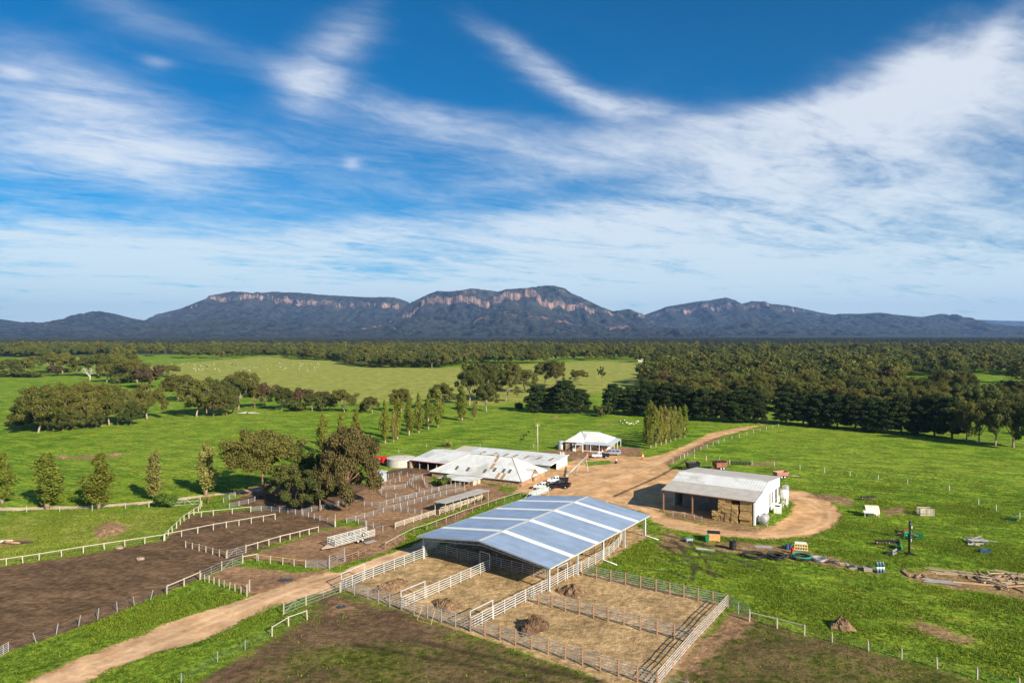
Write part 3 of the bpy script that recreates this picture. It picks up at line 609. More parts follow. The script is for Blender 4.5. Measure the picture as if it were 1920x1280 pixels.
ORD = ['leftmost', 'second', 'third', 'fourth', 'fifth', 'sixth', 'seventh', 'eighth', 'ninth', 'tenth', 'eleventh', 'twelfth', 'thirteenth', 'fourteenth', 'fifteenth', 'sixteenth', 'seventeenth', 'eighteenth', 'nineteenth', 'twentieth', 'twenty-first', 'twenty-second', 'twenty-third', 'twenty-fourth', 'twenty-fifth', 'twenty-sixth', 'twenty-seventh', 'twenty-eighth', 'twenty-ninth', 'thirtieth']
def nth(i): return 'leftmost' if i == 0 else ORD[i]+' from the left'
def row(spec, name, text, group, cat='tree'):
    for i, (nm, px, py, hp, wp) in enumerate(sorted(spec, key=lambda s: s[1])): tree(nm, px, py, hp, wp, name, text.replace('#', nth(i)), cat, group)
# big gums over the sheep yards
tree('big_gum', 494, 930, 124, 150, 'gum_tree', 'big domed gum with bare grey limbs left of the sheep yards', rz=.6)
tree('weep_gum', 650, 950, 154, 118, 'gum_tree', 'tall weeping gum with drooping brown foliage over the sheep yards', rz=2)
tree('olive_gum', 566, 955, 78, 78, 'gum_tree', 'low dark gum with pale trunk at the edge of the yards', rz=1)
tree('olive_gum', 600, 957, 88, 70, 'gum_tree', 'dark gum with leaning reddish trunk beside the weeping gum', rz=4)
tree('thin_gum', 575, 925, 92, 70, 'gum_tree', 'thin yellow-green tree between the domed and the weeping gum', rz=3)
tree('gum1', 612, 925, 96, 84, 'gum_tree', 'rounded gum half hidden behind the weeping gum')
tree('dgum1', 540, 938, 74, 78, 'gum_tree', 'dark rounded gum between the domed gum and the pale trunk')
# poplars
row([('poplar0', 4, 943, 95, 44), ('poplar1', 88, 953, 107, 58), ('poplar2', 185, 953, 102, 54), ('gold_poplar', 290, 937, 92, 36), ('gold_poplar', 386, 928, 100, 34)],
    'poplar', 'poplar beside the sandy path, # of the five', 'poplars along the sandy path')
row([('poplar1', 605, 848, 72, 27), ('poplar2', 640, 842, 68, 24), ('poplar0', 668, 838, 72, 24)], 'poplar', 'poplar rising behind the weeping gum, # of three', 'poplars behind the big gums')
row([('poplar0', 722, 830, 80, 22), ('gold_poplar', 738, 829, 62, 9), ('poplar1', 745, 823, 80, 24), ('poplar2', 767, 816, 74, 20), ('poplar0', 785, 811, 74, 20), ('poplar1', 803, 805, 70, 20), ('poplar2', 821, 801, 74, 24), ('poplar0', 866, 788, 66, 24), ('gold_poplar', 890, 786, 34, 10)],
    'poplar', 'poplar in the row across the green paddock, #', 'poplars in the paddock row')
row([('poplar1', 1219, 840, 90, 30), ('gold_poplar', 1229, 837, 76, 18), ('poplar2', 1239, 834, 74, 20), ('gold_poplar', 1248, 831, 70, 18), ('poplar0', 1257, 828, 66, 18), ('gold_poplar', 1265, 825, 64, 18), ('poplar2', 1274, 822, 60, 18), ('poplar1', 1283, 820, 62, 24)],
    'poplar', 'poplar in the tight row beside the gravel road, #', 'poplars beside the gravel road')
# paddock clump on the left
row([('gum0', 72, 811, 88, 84), ('gum2', 92, 807, 88, 70), ('dgum0', 110, 804, 84, 60), ('gum3', 128, 803, 84, 66), ('dgum1', 140, 800, 78, 60), ('gum1', 158, 801, 84, 66), ('dgum2', 172, 798, 78, 60), ('gum0', 190, 798, 80, 66), ('gum2', 205, 797, 82, 62), ('dgum0', 220, 795, 72, 60), ('gum3', 235, 792, 66, 52), ('dgum1', 50, 800, 60, 60), ('gum1', 105, 794, 78, 60), ('gum3', 165, 790, 78, 60), ('dgum2', 82, 797, 64, 60), ('olive_gum', 100, 808, 44, 40), ('olive_gum', 118, 807, 40, 44), ('olive_gum', 136, 805, 40, 40), ('olive_gum', 245, 797, 44, 40), ('olive_gum', 40, 806, 40, 44), ('olive_gum', 180, 802, 34, 36)],
    'gum_tree', 'gum in the broad paddock clump at left, # of the clump', 'gums of the broad paddock clump')
tree('gum1', 276, 785, 68, 66, 'gum_tree', 'rounded gum standing just right of the broad paddock clump')
row([('gum2', 368, 781, 76, 70), ('dgum0', 388, 779, 72, 50), ('dgum1', 412, 777, 70, 56), ('dgum2', 436, 774, 72, 56), ('gum3', 447, 768, 74, 66), ('gum0', 335, 752, 52, 64), ('olive_gum', 400, 780, 46, 46), ('olive_gum', 425, 778, 50, 44), ('red_gum', 478, 765, 52, 36)],
    'gum_tree', 'gum in the second paddock group with white trunks, #', 'gums of the second paddock group')
row([('red_gum', 498, 764, 46, 44), ('dgum0', 528, 768, 46, 48), ('red_gum', 560, 764, 36, 50), ('bush0', 556, 771, 28, 34), ('red_gum', 592, 762, 32, 44), ('dgum2', 585, 770, 34, 34), ('bush1', 604, 770, 30, 34), ('dgum1', 618, 770, 34, 30), ('gum1', 646, 772, 44, 46), ('gum3', 698, 774, 32, 30), ('bush0', 684, 770, 26, 20)],
    'creek_tree', 'low tree or thicket along the creek line, #', 'low trees along the creek line')
tree('gum0', 752, 772, 46, 42, 'gum_tree', 'brownish domed gum behind the paddock poplars')
tree('gum2', 828, 768, 52, 52, 'gum_tree', 'spreading gum between the poplar row and the dark clump')
row([('dgum0', 880, 760, 84, 56), ('dgum1', 905, 752, 78, 66), ('dgum2', 925, 748, 72, 56), ('gum1', 948, 752, 62, 52), ('dgum0', 912, 772, 56, 46), ('gum3', 985, 735, 44, 54), ('gum2', 1022, 722, 48, 44), ('gum0', 1042, 724, 50, 40), ('gum3', 962, 722, 46, 40)],
    'gum_tree', 'dark gum in the tall clump left of the pines, #', 'gums of the tall dark clump')
tree('bush1', 973, 770, 20, 17, 'bush', 'small round dark bush left of the first pine', 'bush')
row([('pine1', 1008, 772, 52, 54), ('pine0', 1058, 774, 62, 62), ('pine2', 1035, 772, 46, 40), ('pine2', 1090, 774, 46, 34)], 'pine_tree', 'dark pine behind the green paddock left of the gap, #', 'pines left of the gap')
tree('gum2', 1086, 716, 24, 34, 'gum_tree', 'small gum with several rounded heads in the pale paddock')
tree('thin_gum', 1128, 724, 40, 17, 'gum_tree', 'slim upright gum alone in the pale paddock')
tree('dgum1', 810, 690, 34, 26, 'gum_tree', 'tall round gum alone at the far edge of the pale paddock')
row([('pine0', 1150, 776, 58, 48), ('pine1', 1185, 778, 56, 46), ('pine2', 1215, 780, 62, 50), ('pine0', 1250, 782, 66, 56), ('pine1', 1285, 784, 64, 54), ('pine2', 1320, 788, 62, 54), ('pine0', 1352, 790, 60, 50), ('pine1', 1385, 792, 64, 52), ('pine2', 1412, 792, 66, 56), ('bush0', 1130, 780, 30, 36)],
    'pine_tree', 'dark spreading pine in the row left of the road, #', 'pines left of the road')
row([('pine2', 1474, 795, 62, 52), ('pine0', 1506, 797, 64, 50), ('pine1', 1538, 800, 66, 54), ('pine2', 1570, 803, 66, 52), ('pine0', 1604, 806, 66, 54), ('pine1', 1636, 809, 66, 54), ('pine2', 1664, 812, 64, 48), ('pine0', 1690, 813, 72, 54), ('pine1', 1722, 815, 74, 52), ('pine2', 1752, 818, 80, 56), ('pine0', 1785, 822, 80, 58), ('dgum2', 1812, 826, 74, 60), ('gum1', 1836, 832, 84, 70), ('dgum0', 1866, 835, 88, 70), ('dgum1', 1900, 838, 92, 76), ('dgum2', 1940, 842, 96, 80)],
    'pine_tree', 'dark tree in the windbreak right of the road, #', 'windbreak right of the road')
# far left band of gums
row([('dgum1', 20, 705, 34, 44), ('gum0', 42, 703, 32, 40), ('gum3', 60, 690, 24, 34), ('dgum0', 90, 698, 42, 44), ('gum2', 118, 700, 42, 44), ('gum1', 148, 704, 40, 44), ('dead', 168, 713, 46, 44), ('dgum2', 185, 706, 46, 50), ('gum3', 214, 704, 44, 46), ('gum0', 240, 700, 48, 44), ('dgum1', 232, 716, 40, 50), ('gum1', 258, 718, 46, 50), ('red_gum', 282, 728, 42, 56), ('dgum0', 268, 726, 40, 50), ('gum2', 200, 716, 36, 40), ('gum2', 320, 706, 24, 36), ('bush0', 25, 706, 16, 60), ('bush1', 55, 707, 14, 50), ('red_gum', 105, 704, 18, 44), ('bush0', 225, 718, 18, 34)],
    'gum_tree', 'tree in the band above the broad clump, #', 'trees of the far left band')
tree('bush1', 838, 837, 15, 22, 'bush', 'pale tan leafless-looking bush alone behind the woolshed', 'bush').children
for o in COL.objects:
    if o.get('label', '').startswith('pale tan leafless'): o.children[0].data, o.children[1].data = PROTO['tan_bush'][0], PROTO['tan_bush'][1]
tree('green_bush', 310, 950, 34, 42, 'bush', 'light green spreading bush by the truss gate', 'bush')
tree('twiggy', 390, 944, 34, 40, 'bush', 'bare twiggy shrub right of the truss gate', 'bush')
tree('green_bush', 828, 910, 22, 34, 'bush', 'bright green bush inside the curved sheep race', 'bush')
tree('green_bush', 712, 905, 10, 16, 'bush', 'small green bush in the netted garden plot', 'bush')
tree('green_bush', 892, 944, 10, 6, 'bush', 'narrow green shrub at the near end of the covered race', 'bush')
tree('green_bush', 907, 939, 11, 7, 'bush', 'green shrub near the far posts of the covered race', 'bush')
# bush country: the nearest and largest trees stand singly, the mass behind them is one wood
def inside(x, y, P):
    ins = np.zeros(len(x), bool)
    for i in range(len(P)):
        a, b = P[i], P[(i+1) % len(P)]
        if abs(b[1]-a[1]) > 1e-9: ins ^= ((a[1] > y) != (b[1] > y)) & (x < (b[0]-a[0])*(y-a[1])/(b[1]-a[1])+a[0])
    return ins
WOOD = [(1215,766),(1330,768),(1440,770),(1560,782),(1690,796),(1800,805),(1920,818),(2300,840),(2900,720),(3300,637),(-1400,637),(-1400,668),(-300,668),(0,668),(80,672),(235,668),(350,672),(430,674),(500,668),(560,674),(620,676),(640,682),(700,690),(830,690),(880,683),(1000,682),(1090,676),(1170,676),(1250,690),(1225,712),(1190,724)]
CLEAR = [[(1680,740),(1770,738),(1775,706),(1695,708)],[(1795,740),(1905,745),(1895,700),(1805,702)],[(1340,676),(1370,676),(1365,670),(1345,670)],[(1430,790),(1480,790),(1480,760),(1440,758)],[(1380,752),(1420,752),(1415,738),(1385,738)],[(1560,664),(1620,664),(1620,660),(1560,660)]]
def scatter(spc, dmin, dmax, seed):
    rg = np.random.default_rng(seed); P = np.array([G(*p)[:2] for p in WOOD]); xs = np.arange(-dmax*1.0, dmax*1.05, spc); ys = np.arange(dmin, dmax, spc)
    X, Y = np.meshgrid(xs, ys); X = X.ravel()+rg.uniform(-.48, .48, X.size)*spc; Y = Y.ravel()+rg.uniform(-.48, .48, Y.size)*spc
    ok = (np.abs(X) < Y*0.86+20) & inside(X, Y, P)
    for c in CLEAR: ok &= ~inside(X, Y, np.array([G(*p)[:2] for p in c]))
    thin = vnoise2(X*.008, Y*.008, seed+9, 3); ok &= rg.random(len(X)) < np.clip(.66+thin*1.4, .10, 1)
    return X[ok], Y[ok]
X1, Y1 = scatter(9.5, 230, 640, 1); X2, Y2 = scatter(10.0, 640, 1330, 2)
WX, WY = np.concatenate([X1, X2]), np.concatenate([Y1, Y2]); X3, Y3 = scatter(13.5, 1330, 2800, 3); WX, WY = np.concatenate([WX, X3]), np.concatenate([WY, Y3]); o_ = np.argsort(WY); WX, WY = WX[o_], WY[o_]
vis = np.abs(WX) < WY*0.77; pick = np.where(vis)[0][:190]; restm = np.ones(len(WX), bool); restm[pick] = False
kinds = ['gum0', 'gum1', 'gum2', 'gum3', 'dgum0', 'dgum1', 'dgum2', 'gum0', 'gum2', 'red_gum']
for i in pick:
    hh = random.uniform(9, 15.5); nm = random.choice(kinds); nm = 'dead' if random.random() < .03 else nm
    plant(nm, 'gum_tree', 'olive gum in the open bush behind the windbreak and pines', 'tree', (WX[i], WY[i], 0), hh, hh*random.uniform(.75, 1.05), 'gums of the open bush')
RX, RY = WX[restm], WY[restm]
def far_crown(seed, leaf):
    rg = np.random.default_rng(seed); cl = []
    for _ in range(20):
        u, a = math.sqrt(rg.random()), rg.random()*6.283; r = rg.uniform(1.1, 2.3); cl.append((u*5.2*math.cos(a), u*4.6*math.sin(a), 11.5-5.5*u*u+rg.normal()*1.1, r, r, r*.75))
    return quads_mesh('far_crown', leaf_arrays(cl, 95, .50, rg), LM[leaf])
FARP = [far_crown(1, 'gum'), far_crown(2, 'dark'), far_crown(3, 'gum'), far_crown(5, 'dark'), far_crown(6, 'blue')]
FARP.append(PROTO['red_gum'][1])
wm = bpy.data.meshes.new('far_wood'); wm.vertices.add(len(RX)); wm.vertices.foreach_set('co', np.stack([RX, RY, np.zeros(len(RX))], -1).astype(np.float32).ravel())
rg = np.random.default_rng(4)
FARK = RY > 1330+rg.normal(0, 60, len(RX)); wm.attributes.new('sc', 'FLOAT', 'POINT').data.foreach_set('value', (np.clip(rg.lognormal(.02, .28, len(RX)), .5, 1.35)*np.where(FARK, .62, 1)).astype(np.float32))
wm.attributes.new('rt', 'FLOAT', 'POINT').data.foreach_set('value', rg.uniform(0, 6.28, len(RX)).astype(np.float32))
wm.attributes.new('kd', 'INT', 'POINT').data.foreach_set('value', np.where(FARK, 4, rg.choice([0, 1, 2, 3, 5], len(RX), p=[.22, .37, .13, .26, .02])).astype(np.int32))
wood = tag(link('far_wood', wm), 'olive gum forest stretching from the paddocks to the foot of the range', kind='stuff')
ng = bpy.data.node_groups.new('wood', 'GeometryNodeTree'); ng.interface.new_socket('Geometry', in_out='INPUT', socket_type='NodeSocketGeometry'); ng.interface.new_socket('Geometry', in_out='OUTPUT', socket_type='NodeSocketGeometry')
N = ng.nodes; Lk = ng.links.new; gi = N.new('NodeGroupInput'); go = N.new('NodeGroupOutput'); iop = N.new('GeometryNodeInstanceOnPoints'); jn = N.new('GeometryNodeJoinGeometry')
def at_(nm, ty):
    a = N.new('GeometryNodeInputNamedAttribute'); a.data_type = ty; a.inputs[0].default_value = nm; return a.outputs[0]
jn2 = N.new('GeometryNodeJoinGeometry')
for i, me in enumerate(FARP):       # each kind of crown rides on its own share of the points
    cmp_ = N.new('FunctionNodeCompare'); cmp_.data_type = 'INT'; cmp_.operation = 'EQUAL'; Lk(at_('kd', 'INT'), cmp_.inputs[2]); cmp_.inputs[3].default_value = i
    sep = N.new('GeometryNodeSeparateGeometry'); Lk(gi.outputs[0], sep.inputs[0]); Lk(cmp_.outputs[0], sep.inputs[1])
    src = [o for o in COL.objects if o.data == me]
    if not src:
        # a real tree of that kind stands in the wood itself
        p = i*37+5 if i < 4 else int(np.argmax(FARK)); tr = thing('gum_tree', 'olive gum in the open bush behind the windbreak and pines', 'tree', (float(RX[p]), float(RY[p]), 0), 0, 'gums of the open bush'); src = [link('crown', me, tr)]
        link('trunk', PROTO['gum0'][0], tr).scale = (.8, .8, .75)
    oi = N.new('GeometryNodeObjectInfo'); oi.transform_space = 'ORIGINAL'; oi.inputs[0].default_value = src[0]; oi.inputs[1].default_value = True
    ip = N.new('GeometryNodeInstanceOnPoints'); Lk(sep.outputs[0], ip.inputs['Points']); Lk(oi.outputs['Geometry'], ip.inputs['Instance'])
    cx = N.new('ShaderNodeCombineXYZ'); Lk(at_('rt', 'FLOAT'), cx.inputs[2]); Lk(cx.outputs[0], ip.inputs['Rotation'])
    cs = N.new('ShaderNodeCombineXYZ'); [Lk(at_('sc', 'FLOAT'), cs.inputs[j]) for j in range(3)]; Lk(cs.outputs[0], ip.inputs['Scale']); Lk(ip.outputs[0], jn2.inputs[0])
Lk(jn2.outputs[0], go.inputs[0]); wood.modifiers.new('trees', 'NODES').node_group = ng
print('far wood', len(RX))
# ------------------------------------------------------------------ buildings
ZINC = mat('new_zinc_roof', (0.36, 0.455, 0.60), 0.42, 0.35, var=0.10, scale=0.35, wave=(1, 0.76, 0.012), spec=0.5, objrand=0.05)
OPAL = mat('translucent_sheet', (0.80, 0.82, 0.78), 0.5, var=0.04, scale=1)
WROOF = mat('white_iron', (0.72, 0.72, 0.70), 0.55, 0.15, var=0.07, scale=0.5, col2=(0.52, 0.51, 0.47), wave=(0, 0.6, 0.012))
OROOF = mat('old_iron', (0.70, 0.71, 0.70), 0.55, 0.2, var=0.10, scale=0.35, col2=(0.50, 0.49, 0.45), dirt=(0.42, 0.36, 0.28), wave=(0, 0.7, 0.014))
GREYI = mat('dull_iron', (0.46, 0.43, 0.39), 0.7, 0.1, var=0.10, scale=0.6, dirt=(0.36, 0.32, 0.27), wave=(0, 0.6, 0.012))
WWALL = mat('white_wall_iron', (0.72, 0.72, 0.70), 0.6, 0.05, var=0.05, scale=1, wave=(1, 0.5, 0.01))
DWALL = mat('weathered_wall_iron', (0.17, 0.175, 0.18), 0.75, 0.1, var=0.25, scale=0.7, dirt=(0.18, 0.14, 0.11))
GALV = mat('galvanised_steel', (0.36, 0.37, 0.39), 0.5, 0.25, var=0.08, scale=2)
WSTEEL = mat('pale_steel', (0.54, 0.54, 0.53), 0.5, 0.15, var=0.06, scale=2)
RUSTP = mat('rusty_post', (0.33, 0.17, 0.10), 0.85, var=0.3, scale=4)
DARK = mat('interior_shade_paint', (0.025, 0.022, 0.02), 0.9, var=0.3)  # near-black paint for the shade inside doorways
GLASS = mat('window_glass', (0.03, 0.035, 0.04), 0.12, var=0.1, spec=0.6)
TIMBER = mat('grey_timber', (0.42, 0.36, 0.29), 0.9, var=0.3, scale=3, objrand=0.15)
PALET = mat('pale_timber', (0.50, 0.44, 0.34), 0.85, var=0.2, scale=3, objrand=0.12)
BTIMB = mat('brown_timber', (0.30, 0.19, 0.11), 0.9, var=0.35, scale=2.5, objrand=0.3)
CONC = mat('concrete', (0.50, 0.47, 0.43), 0.9, var=0.12, scale=1.2, dirt=(0.34, 0.30, 0.26))
RUSTR = mat('rusty_sheet', (0.33, 0.22, 0.12), 0.85, var=0.25, scale=1.5)
WPAINT = mat('white_paint', (0.78, 0.78, 0.76), 0.5, var=0.05)
SHADE = mat('smoky_skylight', (0.12, 0.11, 0.10), 0.5, var=0.2)
def stonemat(nm, a, b, mort, sc):
    m = bpy.data.materials.new(nm); m.use_nodes = True; k = NT(m.node_tree); tcn = k.n('ShaderNodeTexCoord')
    v = k.n('ShaderNodeTexVoronoi'); v.feature = 'F1'; v.inputs['Scale'].default_value = sc; mp = k.vmul(tcn.outputs['Object'], (1, 1, 1.7)); k.L(mp, v.inputs['Vector'])
    e = k.n('ShaderNodeTexVoronoi'); e.feature = 'DISTANCE_TO_EDGE'; e.inputs['Scale'].default_value = sc; k.L(mp, e.inputs['Vector'])
    sp_ = k.n('ShaderNodeSeparateColor'); k.L(v.outputs['Color'], sp_.inputs[0])
    c = k.mix(k.ss(e.outputs['Distance'], 0.03, 0.09), mort, k.mix(sp_.outputs[0], a, b))
    bs = k.n('ShaderNodeBsdfPrincipled'); k.L(c, bs.inputs['Base Color']); bs.inputs['Roughness'].default_value = .95
    bp = k.n('ShaderNodeBump'); bp.inputs['Distance'].default_value = .06; k.L(k.ss(e.outputs['Distance'], 0.0, 0.12), bp.inputs['Height']); k.L(bp.outputs[0], bs.inputs['Normal'])
    o = k.n('ShaderNodeOutputMaterial'); k.L(bs.outputs[0], o.inputs[0]); return m
STONE = stonemat('field_stone', (0.22, 0.115, 0.058), (0.56, 0.35, 0.19), (0.50, 0.38, 0.26), 2.2)
def slab(root, name, pts, m, th=0.06, parent=None):
    """roof sheet or wall panel: polygon with thickness"""
    P = [Vector(p) for p in pts]; n = (P[1]-P[0]).cross(P[2]-P[1]).normalized()
    return MB().poly(P, th, n).build(name, m, parent or root)
def ray_plane(px, py, p0, n):
    o = Vector((0, 0, HC)); d = Vector(((px-HX)/F, 1, (HY-py)/F)); n = Vector(n); return o+d*((Vector(p0)-o).dot(n)/d.dot(n))
# ---- steel cover over the cattle yards
SH = thing('cattle_yard_cover', 'large open gabled steel cover with blue-grey roof over the cattle yards', 'shed', G(794, 1046), R(-35.4))
SW, SL, SE, SR = 24.8, 33.0, 3.72, 5.28
def zr(x): return SE+(SR-SE)*(1-abs(x-SW/2)/(SW/2))
ycuts = [-0.9, 5.0, 6.2, 12.9, 14.1, 20.8, 22.0, 28.2, 29.3, 33.7]
for s in (0, 1):
    xe = -0.7 if s == 0 else SW+0.7
    for i in range(9):
        a, b = ycuts[i], ycuts[i+1]; sk = i % 2; dz = 0.012*sk+0.08
        ns = 1 if sk else round((b-a)/1.05)
        for q in range(ns):
            a1, b1, d1 = a+(b-a)*q/ns+.004, a+(b-a)*(q+1)/ns-.004, dz+.006*(q % 2)
            pts = [(SW/2, a1, zr(SW/2)+d1), (xe, a1, zr(xe)+d1), (xe, b1, zr(xe)+d1), (SW/2, b1, zr(SW/2)+d1)]
            slab(SH, 'skylight' if sk else 'roof_sheet', pts if s else pts[::-1], OPAL if sk else ZINC, 0.05)
    g = MB(); g.box((xe+(0.06 if s else -0.06), SL/2-.1, zr(xe)+0.0), (0.14, SL+1.6, 0.16)); g.build('gutter', WSTEEL, SH)
    for y_, zz in ((-0.93, 1), (33.73, 1)):
        MB().bar((SW/2, y_, zr(SW/2)+.05), (xe, y_, zr(xe)+.05), .05, .22).build('barge', mat('barge_grey', (.36, .40, .46), .5, .3), SH)
MB().poly([(SW/2-.28, -.92, SR+.12), (SW/2-.28, 33.72, SR+.12), (SW/2, 33.72, SR+.155), (SW/2, -.92, SR+.155)], .02).poly([(SW/2, -.92, SR+.155), (SW/2, 33.72, SR+.155), (SW/2+.28, 33.72, SR+.12), (SW/2+.28, -.92, SR+.12)], .02).build('ridge_cap', WSTEEL, SH)
for j in range(5):
    y = SL*j/4
    for x in (0, SW):
        c = MB(); zt = zr(x)-.05
        c.box((x-.13, y, zt/2), (.03, .26, zt)).box((x+.13, y, zt/2), (.03, .26, zt)).box((x, y, zt/2), (.23, .03, zt)).box((x, y, .04), (.5, .45, .08)); c.build('column', WSTEEL, SH)
    for s in (-1, 1):
        xo = SW/2+s*SW/2; dn = .78
        stick('top_chord', (SW/2, y, SR-.08), (xo, y, SE-.08), .12, .12, GALV, SH); stick('bottom_chord', (SW/2, y, SR-.08-dn), (xo, y, SE-.10-dn*.75), .12, .12, GALV, SH)
        n = 20; pt = lambda u, low: (SW/2+s*SW/2*u, y, SR-(SR-SE)*u-.1-(dn*(1-.25*u) if low else 0))
        for i in range(n): stick('web', pt(i/n, i % 2), pt((i+1)/n, (i+1) % 2), .06, .06, GALV, SH)
    stick('king_post', (SW/2, y, SR-.1), (SW/2, y, SR-.9), .12, .12, GALV, SH)
for x in np.linspace(1.5, SW-1.5, 12):
    stick('purlin', (x, -.8, zr(x)-.04), (x, 33.6, zr(x)-.04), .07, .15, GALV, SH)
for y in (16.5, 33.0):
    d = MB(); d.path([(SW+.55, y, zr(SW)-.1), (SW+.32, y-.1, zr(SW)-.5), (SW+.32, y-.1, .12), (SW+3.2, y-1.0, .10)], .09, 8); d.build('downpipe', WPAINT, SH, True)
# ---- hay shed
HS = thing('hay_shed', 'white iron hay shed with open posted front beside the gravel ring road', 'shed', G(1244, 958.8), R(-33.3))
HW, HD = 18.6, 22.2; HP = [(0, 4.62), (6.0, 5.42), (11.0, 6.55), (22.2, 5.5)]
for i, m in enumerate((GREYI, WROOF, GREYI)):  # back slope gets the greyer iron to paint its turned-away shade
    (y0, z0), (y1, z1) = HP[i], HP[i+1]; y0 -= .35*(i == 0); y1 += .3*(i == 2)
    for q in range(6):
        x0, x1 = -.35+19.25*q/6, -.35+19.25*(q+1)/6
        slab(HS, 'roof_sheet', [(x0+.01, y0, z0+.06+.006*(q % 2)), (x1-.01, y0, z0+.06+.006*(q % 2)), (x1-.01, y1, z1+.06+.006*(q % 2)), (x0+.01, y1, z1+.06+.006*(q % 2))], m, .05)
MB().bar((-.36, 11, 6.66), (18.92, 11, 6.66), .35, .05).build('ridge_cap', WROOF, HS)
MB().bar((-.36, -.38, 4.58), (18.92, -.38, 4.58), .08, .16).build('gutter', mat('rust_edge', (.25, .12, .08), .8), HS)
slab(HS, 'end_wall', [(HW, 0.15, 0), (HW, HD, 0), (HW, HD, 5.45), (HW, 11, 6.5), (HW, 6, 5.37), (HW, .15, 4.6)], WWALL, .08)
slab(HS, 'end_wall', [(0.1, 6, 0), (0.1, 6, 5.37), (0.1, 11, 6.5), (0.1, HD, 5.45), (0.1, HD, 0)], WWALL, .08)
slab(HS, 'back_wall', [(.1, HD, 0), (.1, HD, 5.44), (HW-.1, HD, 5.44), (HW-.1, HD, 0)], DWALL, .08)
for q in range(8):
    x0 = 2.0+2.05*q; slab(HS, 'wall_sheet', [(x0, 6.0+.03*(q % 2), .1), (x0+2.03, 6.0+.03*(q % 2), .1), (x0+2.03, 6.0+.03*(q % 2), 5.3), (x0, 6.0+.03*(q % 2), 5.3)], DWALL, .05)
for x in (0, 6.2, 12.2): stick('post', (x, 0, 0), (x, 0, 4.55), .22, .22, RUSTP, HS)
stick('post', (HW-.05, 0, 0), (HW-.05, 0, 4.6), .3, .3, WPAINT, HS)
for x in (0, 6.2, 12.4, 18.3): stick('rafter', (x, 0, 4.5), (x, 6, 5.28), .1, .2, RUSTP, HS)
for (y, w, z0, z1) in ((12.6, .7, 1.3, 3.7), (15.0, .6, 1.3, 3.6), (18.2, 1.5, 1.7, 3.6)):
    wd = MB().box((HW+.03, y, (z0+z1)/2), (.10, w+.16, z1-z0+.16)).build('window', GALV, HS); MB().box((HW+.06, y, (z0+z1)/2), (.08, w, z1-z0)).build('pane', GLASS, wd)
MB().path([(HW+.12, .1, 4.5), (HW+.12, .1, .1)], .07, 8).build('downpipe', WPAINT, HS)
MB().bar((HW+.07, .2, 4.3), (HW+.07, HD-.1, 5.0), .05, .12).build('girt_flashing', WPAINT, HS)
# hay bales
STRAW = mat('straw', (0.44, 0.29, 0.12), 0.95, var=0.35, scale=5, bump=0.12, bscale=9, objrand=0.12)
hm_ = HS.matrix_basis if False else Matrix.Translation(HS.location) @ Matrix.Rotation(R(-33.3), 4, 'Z')
def rough_box(sx, sy, sz, seed, j=0.05):
    bm = bmesh.new(); bmesh.ops.create_cube(bm, size=1); bmesh.ops.subdivide_edges(bm, edges=bm.edges[:], cuts=1, use_grid_fill=True)
    rr = random.Random(seed)
    for v in bm.verts: v.co = Vector((v.co.x*sx*(1+rr.uniform(-j, j)), v.co.y*sy*(1+rr.uniform(-j, j)), v.co.z*sz*(1+rr.uniform(-j*.4, j*.1))))
    me = bpy.data.meshes.new('bale'); bm.to_mesh(me); bm.free(); me.materials.append(STRAW); return me
BALE = [rough_box(1.22, 2.3, .88, i) for i in range(4)]; BALE2 = [rough_box(2.36, 1.2, .88, 9+i) for i in range(3)]
lay = ['bottom layer', 'second layer', 'third layer', 'fourth layer', 'top layer']
for ci, (x, nh, wide, txt) in enumerate([(10.9, 2, 0, 'short left column'), (12.2, 5, 0, 'first tall column'), (13.5, 5, 0, 'second tall column'), (14.8, 4, 0, 'third tall column'), (16.95, 5, 1, 'wide right column')]):
    for h in range(nh):
        me = random.choice(BALE2 if wide else BALE); o = link('hay_bale', me)
        lx, ly = x+random.uniform(-.05, .05), (.42 if wide else .98)+random.uniform(-.2, .16)
        o.matrix_world = hm_ @ Matrix.Translation((lx, ly, .44+.885*h)) @ Matrix.Rotation(random.uniform(-.03, .03)+(math.pi if random.random() < .5 else 0), 4, 'Z')
        tag(o, 'square hay bale in the %s, %s of the shed stack' % (txt, lay[h]), 'hay bale', 'hay bales in the hay shed')
        if wide:
            o2 = link('hay_bale', random.choice(BALE2)); o2.matrix_world = hm_ @ Matrix.Translation((lx, ly+1.25, .44+.885*h)); tag(o2, 'square hay bale behind the %s, %s' % (txt, lay[h]), 'hay bale', 'hay bales in the hay shed')
# ---- old stone woolshed
WS = thing('woolshed', 'old stone woolshed with broad hipped iron roof and arched doorway', 'woolshed', (-20.9, 177.9, 0), R(-27.1))
WL, WD, WE, WR = 26.0, 14.4, 1.62, 5.5
for nm, pts in (('wall', [(0, 0, 0), (WL, 0, 0), (WL, 0, WE), (0, 0, WE)]), ('wall', [(0, WD, 0), (0, WD, WE), (WL, WD, WE), (WL, WD, 0)]), ('wall', [(.2, .2, 0), (.2, .2, WE), (.2, WD-.2, WE), (.2, WD-.2, 0)])):
    slab(WS, nm, pts, STONE, .4)
